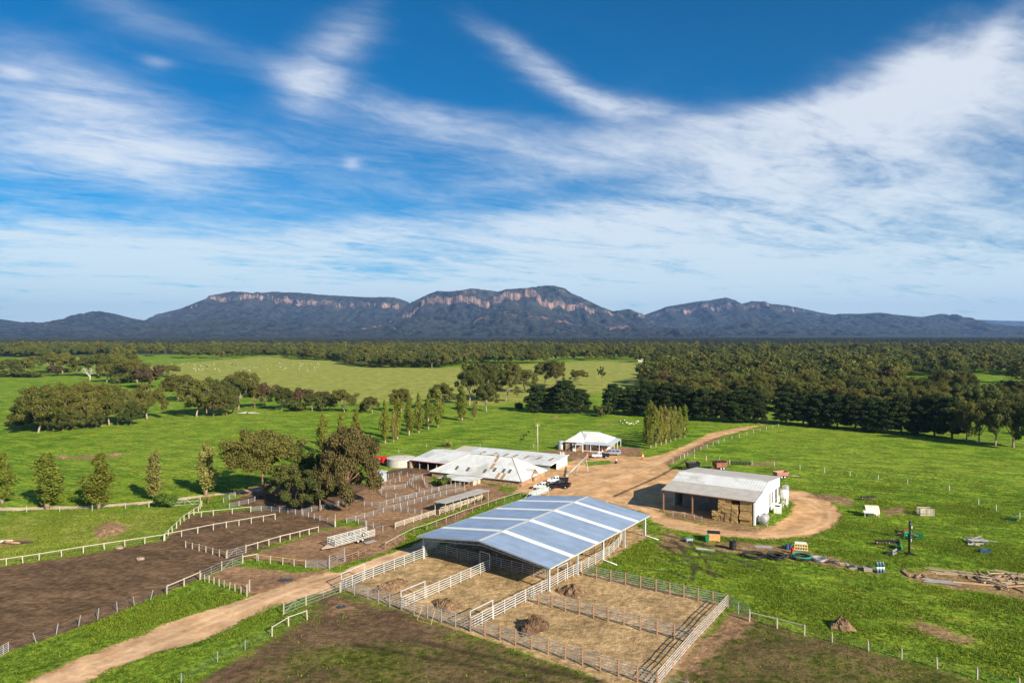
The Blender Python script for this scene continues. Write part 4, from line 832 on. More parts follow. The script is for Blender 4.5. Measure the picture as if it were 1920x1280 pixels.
# right wall with the arched doorway opening
dy0, dy1 = 6.2, 7.5
e = MB()
for (a, b) in ((.02, dy0), (dy1, WD-.02)): e.box((WL-.2, (a+b)/2, WE/2), (.4, b-a, WE))
arch = [(WL, dy0, WE)]+[(WL, (dy0+dy1)/2-.65*math.cos(t_), 1.3+.65*math.sin(t_)) for t_ in np.linspace(0, math.pi, 9)]+[(WL, dy1, WE), (WL, dy1+.9, WE), (WL, (dy0+dy1)/2, 3.1), (WL, dy0-.9, WE)]
e.poly(arch, .4, (1, 0, 0)); e.build('wall', STONE, WS)
MB().box((WL-.45, (dy0+dy1)/2, 1.0), (.06, 1.3, 2.0)).build('door', DARK, WS)  # panel painted dark as the shade behind the arch
ov = .45; RX0, RX1 = 7.3, WL-6.0; rz_ = WR; ez = WE+.02
c00, c10, c11, c01 = (-ov, -ov, ez-.2), (WL+ov, -ov, ez-.2), (WL+ov, WD+ov, ez-.2), (-ov, WD+ov, ez-.2); ra, rb = (RX0, WD/2, rz_), (RX1, WD/2, rz_)
slab(WS, 'roof_slope', [c00, c10, rb, ra], OROOF, .08); slab(WS, 'roof_slope', [c10, c11, rb], OROOF, .08); slab(WS, 'roof_slope', [c11, c01, ra, rb], OROOF, .08); slab(WS, 'roof_slope', [c01, c00, ra], OROOF, .08)
for a, b in ((ra, rb), (c10, rb), (c11, rb), (c00, ra), (c01, ra)):
    stick('ridge_cap', Vector(a)+Vector((0, 0, .05)), Vector(b)+Vector((0, 0, .05)), .34, .08, mat('hip_cap', (.56, .52, .46), .7, .1, var=.15), WS)
yd_ = (dy0+dy1)/2      # small gable over the doorway
for s in (-1, 1): slab(WS, 'porch_roof', [(WL+.5, yd_, 3.2), (WL+.5, yd_+s*1.85, 1.66), (WL-2.2, yd_+s*1.85, 2.3), (WL-3.6, yd_, 3.25)][::s], OROOF, .06); stick('porch_barge', (WL+.53, yd_, 3.2), (WL+.53, yd_+s*1.9, 1.62), .06, .2, mat('barge_red', (.30, .08, .06), .7), WS)
wm_ = Matrix.Translation(WS.location) @ Matrix.Rotation(R(-27.1), 4, 'Z'); iw = wm_.inverted()
n_ = (Vector(c10)-Vector(c00)).cross(Vector(rb)-Vector(c10)).normalized(); p0w = wm_ @ Vector(c00); nw = wm_.to_3x3() @ n_
sd = Vector((1, 0, 0)); su = n_.cross(sd)
def roof_patch(root, inv, px, py, w, h, m, name='skylight', p0=p0w, nn=nw, nl=n_, lift=.05):
    c = inv @ ray_plane(px, py, p0, nn)+nl*lift; u = Vector((1, 0, 0)); v = nl.cross(u).normalized()
    slab(root, name, [c-u*w/2-v*h/2, c+u*w/2-v*h/2, c+u*w/2+v*h/2, c-u*w/2+v*h/2], m, .05)
for zx, zy in ((780, 360), (877, 372), (1025, 388), (1112, 376), (1190, 385), (1245, 390)): roof_patch(WS, iw, 690+zx/4.683, 800+zy/4.683, .75, 1.5, SHADE)
for zx, zy in ((1140, 428), (1187, 434), (1095, 345), (1130, 285)): roof_patch(WS, iw, 690+zx/4.683, 800+zy/4.683, .8, 2.2, RUSTR, 'rusty_sheet')
for x in (RX0+3.5, RX1-4): MB().lathe([(.28, 0), (.28, .35), (.42, .36), (.05, .6)], 10, (x, WD/2, rz_+.02)).build('roof_vent', GALV, WS)
slab(WS, 'annex_roof', [(5.6, -6.4, 1.42), (15.0, -6.2, 1.42), (15.6, -.5, 1.36), (5.9, -.5, 1.36)][::1], WROOF, .08)
for x in np.linspace(5.9, 14.8, 8): stick('annex_post', (x, -6.1, 0), (x, -6.1, 1.36), .16, .16, BTIMB, WS)
for y in (-4.2, -2.2): stick('annex_post', (14.9, y, 0), (14.9, y, 1.36), .16, .16, BTIMB, WS)
slab(WS, 'annex_wall', [(14.85, -3.9, 0), (14.85, -.5, 0), (14.85, -.5, 1.2), (14.85, -3.9, 1.2)], PALET, .06); slab(WS, 'annex_wall', [(3.2, -2.5, 0), (5.5, -2.5, 0), (5.5, -2.5, 1.1), (3.2, -2.5, 1.0)], STONE, .35)
# ---- long shed behind
LS = thing('long_shed', 'long grey iron shed with brown skylights and white end wall behind the woolshed', 'shed', (10.1-34*.89, 182.9+34*.456, 0), R(-27.1))
LW, LF, LB = 12.3, 1.95, 2.75
lm = Matrix.Translation(LS.location) @ Matrix.Rotation(R(-27.1), 4, 'Z'); il = lm.inverted()
pts = [(-.3, -.4, LF), (34.4, -.4, LF), (34.4, LW+.3, LB), (-.3, LW+.3, LB)]; nl_ = (Vector(pts[1])-Vector(pts[0])).cross(Vector(pts[2])-Vector(pts[1])).normalized()
for q in range(8):
    f0, f1 = q/8, (q+1)/8; X0, X1 = -.3+34.7*f0, -.3+34.7*f1; dz = .006*(q % 2)
    slab(LS, 'roof_sheet', [(X0+.01, -.4, LF+dz), (X1-.01, -.4, LF+dz), (X1-.01, LW+.3, LB+dz), (X0+.01, LW+.3, LB+dz)], OROOF if q else mat('tan_iron', (.50, .44, .34), .8, var=.12, wave=(0, .6, .012)), .06)
for zx, zy in ((1010, 227), (1112, 237), (1210, 247), (1292, 255), (1395, 264), (1502, 275), (1610, 285)): roof_patch(LS, il, 690+zx/4.683, 800+zy/4.683, .9, 3.4, RUSTR, 'skylight', lm @ Vector(pts[0]), lm.to_3x3() @ nl_, nl_, .04)
slab(LS, 'end_wall', [(34, 5.0, 0), (34, LW, 0), (34, LW, LB-.05), (34, 5.0, LF+.30)], WWALL, .08); MB().box((33.95, 4.9, 1.05), (.2, .3, 2.1)).build('door_post', WPAINT, LS)
slab(LS, 'header', [(33.98, 0, LF-.3), (33.98, 4.75, LF-.02), (33.98, 4.75, LF+.24), (33.98, 0, LF-.06)], WWALL, .05)
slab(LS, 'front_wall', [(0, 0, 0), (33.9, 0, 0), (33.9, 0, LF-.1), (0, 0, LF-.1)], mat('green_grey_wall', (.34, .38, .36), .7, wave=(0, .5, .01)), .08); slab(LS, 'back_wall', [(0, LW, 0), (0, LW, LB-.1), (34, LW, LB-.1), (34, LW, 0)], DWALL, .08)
for y in np.linspace(1, 11.5, 3): MB().lathe([(.12, 0), (.12, .5), (.25, .52), (.03, .7)], 8, (33-y*.1, LW, LB+.02)).build('roof_vent', WPAINT, LS)
MB().bar((34.4, -.4, LF+.02), (34.4, LW+.3, LB+.02), .06, .16).build('barge', WPAINT, LS)
# ---- open shed left of the woolshed
OS = thing('open_shed', 'open fronted shed with pale roof between the round tank and the woolshed', 'shed', (-27.9, 189.0, 0), R(-27.6))
for q in range(5):
    X0, X1 = -.3+3.5*q, -.3+3.5*(q+1); dz = .006*(q % 2)
    slab(OS, 'roof_sheet', [(X0+.01, -.4, 2.3+dz), (X1-.01, -.4, 2.3+dz), (X1-.01, 11.3, 3.5+dz), (X0+.01, 11.3, 3.5+dz)], WROOF, .06)
    slab(OS, 'roof_sheet', [(X0+.01, 11.32, 3.5+dz), (X1-.01, 11.32, 3.5+dz), (X1-.01, 17, 2.7+dz), (X0+.01, 17, 2.7+dz)], WROOF, .06)
for x in np.linspace(0, 16.8, 7): stick('post', (x, 0, 0), (x, 0, 2.25), .18, .18, TIMBER, OS)
MB().bar((-.3, -.42, 2.24), (17.2, -.42, 2.24), .08, .18).build('fascia', mat('barge_red', (.3, .08, .06)), OS)
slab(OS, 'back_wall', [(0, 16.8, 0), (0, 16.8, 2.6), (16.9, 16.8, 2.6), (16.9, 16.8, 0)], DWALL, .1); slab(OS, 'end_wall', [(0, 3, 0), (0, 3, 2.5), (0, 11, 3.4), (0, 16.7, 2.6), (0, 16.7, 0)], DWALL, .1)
slab(OS, 'wing_wall', [(0, -.3, 0), (0, 2.9, 0), (0, 2.9, 2.0), (0, -.3, 1.9)], STONE, .4)
# ---- covered race
CR = thing('covered_race', 'narrow grey lean-to roof on posts over the drafting race', 'shelter', (-16.4, 143.0, 0), math.atan2(11.7, 8.8))
for q in range(4): slab(CR, 'roof_sheet', [(3.7*q+.01, -3.3, 2.35+.005*(q % 2)), (3.7*q+3.69, -3.3, 2.35+.005*(q % 2)), (3.7*q+3.69, .2, 2.2+.005*(q % 2)), (3.7*q+.01, .2, 2.2+.005*(q % 2))], GREYI, .06)
for x in np.linspace(.3, 14.4, 7):
    for y, z in ((-3.0, 2.3), (-.1, 2.15)): stick('post', (x, y, 0), (x, y, z), .13, .13, TIMBER, CR)
for z in (.35, .75, 1.1): stick('rail', (.3, -1.5, z), (14.4, -1.5, z), .05, .12, PALET, CR)
# ---- cottage
HO = thing('cottage', 'stone cottage with white hipped roof and posted verandah beyond the yard', 'house', (17.0, 217.3, 0), R(-22))
HR = mat('cottage_roof', (0.70, 0.69, 0.67), 0.55, 0.1, var=0.06, scale=.5, col2=(.62, .61, .58), wave=(0, .6, .012)); VR = mat('verandah_roof', (0.56, 0.60, 0.66), 0.5, 0.25, var=.05, wave=(0, .6, .01))
we = 2.75
for pts in ([(0, 0, 0), (5.4, 0, 0), (5.4, 0, we), (0, 0, we)], [(5.4, 0, 0), (5.4, 2.4, 0), (5.4, 2.4, we), (5.4, 0, we)], [(5.42, 2.4, 0), (12.5, 2.4, 0), (12.5, 2.4, we), (5.42, 2.4, we)], [(12.5, 2.42, 0), (12.5, 14, 0), (12.5, 14, we), (12.5, 2.42, we)], [(0, .02, 0), (0, .02, we), (0, 14, we), (0, 14, 0)], [(.02, 14, 0), (.02, 14, we), (12.48, 14, we), (12.48, 14, 0)]): slab(HO, 'wall', pts, STONE, .3)
def T(*p): return [Vector(q) for q in p]
slab(HO, 'roof_slope', T((-.4, -.4, we), (5.8, -.4, we), (2.7, 3.6, 4.75)), HR, .06)
slab(HO, 'roof_slope', T((5.8, -.4, we), (5.8, 2.0, we), (5.6, 5.0, 4.4), (2.7, 8.2, 5.0), (2.7, 3.6, 4.75)), HR, .06)
slab(HO, 'roof_slope', T((-.4, -.4, we), (2.7, 3.6, 4.75), (2.7, 8.2, 5.0), (-.4, 14.4, we)), HR, .06)
slab(HO, 'roof_slope', T((5.6, 2.0, we+.02), (12.9, 2.0, we+.02), (8.6, 8.2, 5.15), (3.2, 8.2, 5.15)), HR, .06)
slab(HO, 'roof_slope', T((12.9, 2.0, we+.02), (12.9, 14.4, we+.02), (8.6, 8.2, 5.15)), HR, .06)
slab(HO, 'roof_slope', T((12.9, 14.4, we+.02), (-.4, 14.4, we+.02), (2.8, 8.2, 5.12), (8.6, 8.2, 5.15)), HR, .06)
slab(HO, 'verandah_roof', T((5.2, .1, 2.3), (14.9, .1, 2.3), (12.8, 2.1, 2.66), (5.6, 2.1, 2.66)), VR, .05); slab(HO, 'verandah_roof', T((14.95, .1, 2.32), (14.95, 14, 2.32), (12.8, 14, 2.68), (12.8, 2.1, 2.68)), VR, .05)
slab(HO, 'verandah_roof', T((3.6, -1.6, 2.2), (6.4, -1.6, 2.2), (6.0, -.2, 2.6), (3.9, -.2, 2.6)), VR, .05)
slab(HO, 'verandah_floor', T((5.5, .2, .16), (14.8, .2, .16), (14.8, 2.2, .16), (5.5, 2.2, .16)), mat('verandah_boards', (.55, .42, .30), .9), .16)
for x, y in ((5.4, .2), (8.2, .2), (11.0, .2), (14.7, .2), (14.7, 4.5), (14.7, 9), (14.7, 13.7), (3.8, -1.5), (6.2, -1.5)): stick('post', (x, y, 0), (x, y, 2.28), .16, .16, WPAINT, HO)
for (x, y, w, h, z) in ((1.9, -.03, 1.0, 1.7, 1.5), (7.6, 2.37, 1.1, 1.2, 1.6), (10.4, 2.37, 1.6, 1.2, 1.6)):
    wd = MB().box((x, y, z), (w+.2, .10, h+.2)).build('window', WPAINT, HO); MB().box((x, y-.03, z), (w, .10, h)).build('pane', GLASS, wd)
MB().box((6.5, 2.36, 1.05), (.95, .1, 2.1)).build('door', WPAINT, HO); MB().box((12.53, 6.0, 1.3), (.08, 3.2, 2.2)).build('panel_door', WPAINT, HO); MB().box((3.0, -.25, .6), (.9, .5, 1.2)).build('heater_box', WPAINT, HO)
MB().box((9.5, 9, 5.2), (.6, .6, 1.0)).build('chimney', STONE, HO) if False else None
# ---- power pole
pp = thing('power_pole', 'tall weathered power pole behind the long shed', 'pole', G(1008, 852))
MB().tube((0, 0, 0), (0, 0, 9.6), .20, 10, .13).build('pole', TIMBER, pp, True); MB().bar((-.6, 0, 8.9), (.6, 0, 8.9), .1, .12).build('crossarm', TIMBER, pp)
for x in (-.5, .5): MB().lathe([(.05, 0), (.08, .08), (.05, .2)], 8, (x, 0, 8.96)).build('insulator', WPAINT, pp)
MB().path([(0, 0, 8), (-1.6, -1, 0)], .02, 5).build('stay_wire', GALV, pp)
# small far buildings
for px, py, lab in ((1204, 678, 'tiny cream building far off among the bush right of centre'), (36, 684, 'tiny white building far off at the left edge')):
    g = G(px, py); b = thing('far_house', lab, 'house', g, R(-15)); MB().box((0, 0, 1.3), (9, 6, 2.6)).build('wall', mat('cream_wall', (.7, .62, .5)), b)
    MB().add([(-5, -3.5, 2.6), (5, -3.5, 2.6), (5, 3.5, 2.6), (-5, 3.5, 2.6), (-3, 0, 4.6), (3, 0, 4.6)], [(0, 1, 5, 4), (1, 2, 5), (2, 3, 4, 5), (3, 0, 4), (3, 2, 1, 0)]).build('roof', GREYI, b)
# ------------------------------------------------------------------ fences, gates and yard panels
YELP = mat('yellow_pipe', (0.55, 0.45, 0.10), 0.6)
def fence(label, pts, post=2.2, h=1.75, rails=(.35, .65, .95, 1.25, 1.5, 1.7), pm=GALV, rm=GALV, pw=.09, rw=.04, rh=.06, ph=None, wire=0, name='rail_fence', cat='fence', group=None, kind='box', ends=None, railname='rail', tilt=0.0):
    P = [G(*p) if len(p) == 2 else Vector(p) for p in pts]; o = thing(name, label, cat, P[0], 0, group); O = P[0]
    for a, b in zip(P[:-1], P[1:]):
        L = (b-a).length; n = max(1, round(L/post)) if post else 1
        for i in range(n+(b == P[-1])):
            q = a.lerp(b, i/n)-O; hh = (ph or h+.05)*(1+random.uniform(-.03, .03)*(1 if pm not in (GALV, WSTEEL) else 0))
            tl = tilt or (.035 if pm in (TIMBER, PALET, BTIMB) else 0); tx = Vector((random.gauss(0, tl), random.gauss(0, tl), 0)); stick('post', q+Vector((0, 0, -.05)), q+Vector((0, 0, hh))+tx, pw, pw, pm, o, 'tube' if pm in (TIMBER, PALET, BTIMB) and pw > .12 else 'box')
        for z in rails: stick(railname, a-O+Vector((0, 0, z)), b-O+Vector((0, 0, z)), rw, rh, rm, o, 'tube' if rm not in (TIMBER, PALET, BTIMB) else 'box')
        for w_ in range(wire): z = h*.9*(w_+1)/(wire+.4); stick('wire', a-O+Vector((0, 0, z)), b-O+Vector((0, 0, z)), 0.006, 0.006, GALV, o, 'tube')
    return o
def gate(label, a, b, h=1.25, m=GALV, brace='K', rails=3, name='gate', posts=True, pm=None, z0=.12):
    A_, B_ = G(*a), G(*b); o = thing(name, label, 'gate', A_); d = B_-A_; L = d.length; u = lambda t_, z: d*t_+Vector((0, 0, z))
    for z in np.linspace(z0, h, rails+1): stick('rail', u(.01, z), u(.99, z), .045, .045, m, o, 'tube')
    for t_ in (.01, .5, .99): stick('stile', u(t_, z0), u(t_, h), .045, .045, m, o, 'tube')
    if brace == 'K': stick('brace', u(.01, z0), u(.5, h), .04, .04, m, o, 'tube'); stick('brace', u(.5, h), u(.99, z0), .04, .04, m, o, 'tube')
    if brace == 'W':
        for i in range(4): stick('brace', u(i/4, z0 if i % 2 else h), u((i+1)/4, h if i % 2 else z0), .05, .05, m, o, 'tube')
    if posts:
        for t_ in (0, 1): stick('post', u(t_, -.05), u(t_, h+.2), .13, .13, pm or TIMBER, o)
    return o
def frame(label, a, b, h=2.55):
    A_, B_ = G(*a), G(*b); o = thing('gateway', label, 'gateway', A_); d = B_-A_
    for t_ in (0, 1): stick('post', d*t_, d*t_+Vector((0, 0, h)), .12, .12, WSTEEL, o)
    stick('head_rail', Vector((0, 0, h-.05)), d+Vector((0, 0, h-.05)), .1, .1, WSTEEL, o); return o
PEN = dict(post=2.25, h=1.75, rails=(.38, .70, 1.02, 1.35, 1.68), rw=.06, rh=.095)
fence('grey steel rail fence along the muddy ground, left front of the pens', [(640,1108),(690,1122),(752,1143),(882,1183)], **PEN)
fence('long steel rail fence with rusty posts along the front grass', [(882,1183),(1060,1236),(1232,1289)], **{**PEN, 'pm': RUSTP, 'pw': .14})
fence('pale steel rail fence with rusty posts closing the pens on the right', [(1232,1289),(1300,1208),(1365,1138)], **{**PEN, 'pm': RUSTP, 'pw': .13, 'rm': WSTEEL})
fence('steel rail fence with rusty posts between the pens and the green paddock', [(1365,1138),(1230,1108),(1092,1078)], **{**PEN, 'pm': RUSTP, 'pw': .14})
fence('steel rail fence with rusty posts dividing the two right pens', [(986,1126),(1140,1164),(1298,1206)], **{**PEN, 'pm': RUSTP, 'pw': .14})
fence('white steel rail fence from the road gate to the cover column', [(640,1108),(700,1083),(794,1047),(818,1037)], **{**PEN, 'pm': WSTEEL, 'rm': WSTEEL})
fence('white steel rail fence up the middle of the left pens', [(752,1143),(845,1102),(918,1069)], **{**PEN, 'pm': WSTEEL, 'rm': WSTEEL})
fence('white steel rail fence from the front fence along the right cover columns', [(882,1183),(985,1128),(1031,1105),(1060,1088),(1090,1073),(1142,1043),(1160,1026),(1166,1012),(1164,1000)], **{**PEN, 'pm': WSTEEL, 'rm': WSTEEL})
fence('steel rail fence crossing just under the front of the cover', [(818,1038),(920,1062),(1022,1086)], **PEN)
fence('shaded steel rail fence deeper under the cover', [(848,1020),(950,1042),(1070,1070)], **PEN)
fence('shaded steel rail fence in the middle of the cover', [(900,992),(1000,1014),(1115,1045)], **PEN)
fence('shaded steel rail fence lengthwise under the ridge of the cover', [(918,1066),(1000,1014),(1085,968)], **PEN)
frame('tall white gate frame at the road corner of the pens', (640,1107), (684,1087)); frame('tall white gate frame at the middle front of the pens', (752,1142), (797,1122))
frame('tall white gate frame at the front corner of the right pens', (882,1182), (924,1160)); frame('tall white gate frame beside the right front column', (1046,1094), (1064,1085)); frame('tall gate frame in the shade under the cover front', (900,1060), (918,1066), 2.4)
fence('grey steel panel running out from the right pen corner', [(1365,1138),(1405,1163)], post=2.2, h=1.5)
fence('timber top-rail fence right of the pens', [(1405,1164),(1457,1177),(1508,1190)], post=3.9, h=1.25, rails=(1.2,), pm=TIMBER, rm=PALET, pw=.2, rw=.08, rh=.10, wire=3)
fence('timber post and wire fence along the bottom right', [(1508,1190),(1560,1203),(1628,1220),(1690,1235),(1757,1252),(1832,1272),(1912,1293)], post=0, h=1.2, rails=(), pm=TIMBER, pw=.2, wire=4, name='wire_fence')
fence('two-rail steel stub below the bottom pen corner', [(1232,1289),(1290,1305)], post=3, h=1.5, rails=(1.0, 1.45))
gate('left leaf of the pipe gates at the muddy corner', (532,1152), (574,1134), 1.35); gate('right leaf of the pipe gates at the muddy corner', (574,1134), (638,1110), 1.35, brace='')
fence('short timber rail fence below the pipe gates', [(510,1192),(541,1173),(576,1160)], post=2.6, h=1.2, rails=(1.15,), pm=TIMBER, rm=PALET, pw=.2, rw=.08, rh=.10, wire=3)
fence('star picket wire fence between the dirt road and the churned paddock', [(340,1282),(408,1240),(460,1217),(510,1192)], post=4.4, h=1.15, rails=(), pm=GALV, pw=.07, wire=5, name='wire_fence')
fence('timber rail end of the fence left of the road', [(313,1113),(345,1099),(375,1086)], post=2.7, h=1.2, rails=(1.15,), pm=TIMBER, rm=PALET, pw=.2, rw=.08, rh=.10, wire=3)
fence('leaning star picket fence along the big brown paddock', [(-8,1234),(68,1204),(105,1189),(147,1174),(183,1160),(220,1146),(252,1134),(282,1124),(313,1113)], post=0, h=1.3, rails=(), pm=GALV, pw=.075, wire=4, name='wire_fence', tilt=.18)
gate('braced pipe gate between the brown paddock and the turning area', (375,1087), (416,1069), 1.3, brace=''); gate('second braced pipe gate beside the grass wedge', (416,1069), (455,1056), 1.3)
fence('rail fence on the grass wedge beside the turning area', [(455,1056),(482,1051)], post=3, h=1.2, rails=(1.15,), pm=TIMBER, rm=PALET, pw=.18, rw=.08, rh=.10)
fence('low post and wire fence beside the turning area', [(376,1087),(392,1092),(430,1104),(463,1117)], post=1.3, h=1.05, rails=(), pm=TIMBER, pw=.14, wire=4, name='wire_fence')
gate('upright grey gate standing open on the dirt road', (463,1117), (468,1108), 1.5, brace='')
fence('long white top-rail fence above the brown paddock', [(-20,1064),(73,1050),(156,1036),(234,1024),(307,1013)], post=2.6, h=1.15, rails=(1.1,), pm=PALET, rm=PALET, pw=.18, rw=.08, rh=.10, wire=3)
fence('top-rail fence climbing towards the truss gate', [(307,1013),(345,976),(372,959),(378,949)], post=2.4, h=1.15, rails=(1.1,), pm=PALET, rm=PALET, pw=.18, rw=.08, rh=.10, wire=3)
fence('short white rail fence along the green corner', [(354,971),(400,966),(470,959)], post=3, h=1.1, rails=(1.05,), pm=PALET, rm=PALET, pw=.18, rw=.08, rh=.10, wire=2)
fence('long white rail fence through the middle of the brown yards', [(309,1012),(400,993),(516,973)], post=2.6, h=1.15, rails=(1.1,), pm=PALET, rm=PALET, pw=.18, rw=.08, rh=.10, wire=3)
fence('post and wire fence left of the trailer yard gate', [(348,1026),(386,1035),(424,1046)], post=1.8, h=1.1, rails=(1.0,), pm=TIMBER, rm=TIMBER, pw=.16, rw=.05, rh=.06, wire=3)
fence('white rail fence above the trailer yard', [(461,1035),(525,1016),(597,998)], post=2.0, h=1.15, rails=(1.1,), pm=PALET, rm=PALET, pw=.18, rw=.08, rh=.10, wire=3)
gate('narrow pipe gate at the corner of the trailer yard', (426,1046), (461,1036), 1.25)
fence('wire fence from the white rail to the tall pale post', [(597,998),(628,988)], post=3, h=1.1, rails=(), pm=TIMBER, pw=.15, wire=4, name='wire_fence')
fence('yellow pipe fence below the trailer yard', [(484,1052),(530,1058),(573,1064)], post=2.0, h=1.15, rails=(1.1,), pm=TIMBER, rm=YELP, pw=.15, rw=.07, rh=.07, wire=3)
gate('wire mesh gate below the trailer yard', (573,1064), (616,1064), 1.15, brace='', rails=6)
gate('blue-grey steel gate standing open onto the grass strip', (618,1066), (646,1052), 2.0, brace='', rails=5, pm=GALV)
fence('ramshackle timber fence along the grass strip', [(648,1052),(672,1043),(697,1031)], post=1.6, h=1.0, rails=(.55, .9), pm=BTIMB, rm=BTIMB, pw=.14, rw=.05, rh=.1)
fence('old timber rail fence along the left side of the cover', [(722,1029),(758,1009),(776,1000),(800,993),(870,966),(930,945),(990,926)], post=3.0, h=1.1, rails=(1.05,), pm=BTIMB, rm=TIMBER, pw=.16, rw=.09, rh=.1, wire=2)
SY = dict(post=2.3, h=1.0, rails=(.15, .32, .49, .66, .83, .98), pw=.08, rw=.02, rh=.035, pm=WSTEEL, rm=GALV, name='yard_panel_fence')
for lab, pts in [('grey panel fence above the brown yards', [(509,958),(540,961),(568,966),(600,975),(628,985)]), ('grey panel fence under the big gums', [(566,963),(620,951),(648,944)]), ('panel fence from the tall post up the drafting lane', [(650,981),(700,966),(737,955),(790,940),(837,927),(872,920)]),
                 ('panel fence on the far side of the drafting lane', [(712,950),(750,939),(781,931),(837,916)]), ('panel fence from the drafting lane to the timber fence', [(672,982),(700,989),(718,995)]), ('short cross panel left of the drafting lane', [(683,948),(712,950)]),
                 ('cross panel between lane and covered race', [(739,956),(765,960),(791,964)]), ('curved panel fence of the forcing pen', [(712,920),(716,928),(724,932),(760,936),(781,932)]), ('panel fence winding up to the open shed', [(716,919),(740,917),(760,914),(768,905),(780,899),(792,896)]),
                 ('curved panel fence around the green bush', [(795,902),(796,908),(801,915),(810,919),(822,921)]), ('panel fence beside the sandy path end', [(419,942),(430,936),(441,931)]), ('panel fence left of the domed gum', [(430,952),(466,944),(478,939)]),
                 ('panel fence joining the white rail to the yards', [(470,959),(490,957),(509,958)]), ('panel fence in front of the woolshed annex', [(837,916),(870,911),(900,908)]), ('panel fence of the pen below the open shed', [(752,890),(776,895),(792,899)]), ('inner panel fence of the curved race', [(768,906),(775,914),(786,921)])]:
    fence(lab, pts, **SY)
fence('stacked pale timber rail fence near the cover', [(741,990),(775,979),(816,965)], post=2.4, h=1.1, rails=(.3, .55, .8, 1.05), pm=PALET, rm=PALET, pw=.15, rw=.05, rh=.10)
fence('pale timber rail fence beside the covered race', [(824,965),(865,950),(904,936)], post=2.4, h=1.1, rails=(.3, .55, .8, 1.05), pm=PALET, rm=PALET, pw=.15, rw=.05, rh=.10)
fence('short dark timber fence end below the covered race', [(826,964),(858,973)], post=2.4, h=.9, rails=(.4, .8), pm=BTIMB, rm=BTIMB, pw=.15, rw=.05, rh=.10)
tp = thing('gate_post', 'tall pale post at the corner of the trailer yard', 'post', G(628, 987)); MB().tube((0, 0, 0), (0, 0, 1.1), .2, 10, .18).build('base', PALET, tp); MB().tube((.05, 0, 1.1), (.05, 0, 2.5), .08, 8).build('pole', TIMBER, tp)
fence('timber end fence of the right paddock', [(1283,858),(1302,859),(1324,863),(1348,866),(1368,870)], post=0, h=1.25, rails=(1.1,), pm=PALET, rm=GALV, pw=.25, rw=.05, rh=.05, wire=2)
fence('line of pale pickets across the right paddock', [(1368,870),(1410,872),(1452,874),(1500,880),(1546,886),(1594,892),(1647,899),(1702,908),(1780,920),(1835,946),(1868,957),(1912,972)], post=0, h=1.25, rails=(), pm=WSTEEL, pw=.10, wire=3, name='wire_fence')
fence('picket and wire fence along the right of the gravel road', [(1262,868),(1302,848),(1326,840),(1358,828),(1400,815),(1460,800)], post=6, h=1.2, rails=(), pm=WSTEEL, pw=.09, wire=3, name='wire_fence')
fence('picket and wire fence below the sandy path', [(-10,960),(50,959),(112,959),(173,957),(235,953),(279,951)], post=0, h=1.15, rails=(), pm=WSTEEL, pw=.09, wire=3, name='wire_fence')
fence('timber rail stub beside the truss gate', [(279,951),(295,949),(316,947)], post=2.6, h=1.1, rails=(1.05,), pm=PALET, rm=PALET, pw=.18, rw=.08, rh=.10)
gate('wide truss-braced pipe gate by the sandy path', (317,949), (376,945), 1.5, m=WSTEEL, brace='W', rails=2)
fence('picket and wire fence across the green paddock behind the house', [(690,862),(800,838),(1000,838),(1060,842)], post=14, h=1.1, rails=(), pm=TIMBER, pw=.12, wire=2, name='wire_fence')
fence('low rail in front of the hay shed posts', [(1262,968),(1284,969),(1302,973),(1316,977)], post=2.6, h=1.0, rails=(.95,), pm=GALV, rm=GALV, pw=.08)
fence('netted garden fence beside the little tin shed', [(718,898),(748,893),(750,903),(722,910)], post=1.6, h=1.1, rails=(.5, 1.05), pm=TIMBER, rm=GALV, pw=.08, rw=.03, rh=.03)
gate('five-rail white gate at the left edge of the brown paddock', (-4,1234), (16,1222), 1.2, m=WSTEEL, brace='', rails=5, posts=False)
# ------------------------------------------------------------------ vehicles
TYRE = mat('tyre_rubber', (0.02, 0.02, 0.02), 0.85, var=0.2); RIM = mat('wheel_rim', (0.62, 0.62, 0.62), 0.4, 0.4); BLK = mat('black_plastic', (0.018, 0.018, 0.02), 0.5)
WCAR = mat('white_car_paint', (0.80, 0.80, 0.80), 0.25, var=0.03, spec=0.6); BCAR = mat('black_car_paint', (0.012, 0.013, 0.018), 0.2, var=0.1, spec=0.6); SCAR = mat('silver_car_paint', (0.42, 0.46, 0.53), 0.28, 0.5, var=0.04)
REDP = mat('red_paint', (0.62, 0.03, 0.03), 0.45, var=0.12); RLAMP = mat('tail_lamp', (0.5, 0.02, 0.02), 0.3); HLAMP = mat('head_lamp', (0.8, 0.8, 0.78), 0.15)
RUSTY = mat('rusty_steel', (0.27, 0.11, 0.075), 0.9, var=0.35, scale=2.5, dirt=(0.16, 0.08, 0.05)); PINKR = mat('faded_red_paint', (0.42, 0.20, 0.16), 0.85, var=0.25, scale=2)
BLUEP = mat('blue_plastic', (0.035, 0.085, 0.17), 0.5); GREENP = mat('green_paint', (0.01, 0.22, 0.09), 0.5, var=0.15); ORANP = mat('orange_plywood', (0.62, 0.33, 0.13), 0.8, var=0.15)
POLYB = mat('black_poly', (0.020, 0.021, 0.024), 0.55, var=0.3); POLYG = mat('green_poly', (0.01, 0.24, 0.18), 0.5)
EARTH = mat('heaped_earth', (0.20, 0.125, 0.070), 1.0, var=0.45, scale=1.6, bump=0.25, bscale=3.0); EARTH2 = mat('dark_heaped_earth', (0.115, 0.068, 0.040), 1.0, var=0.5, scale=1.8, bump=0.25, bscale=3.0)
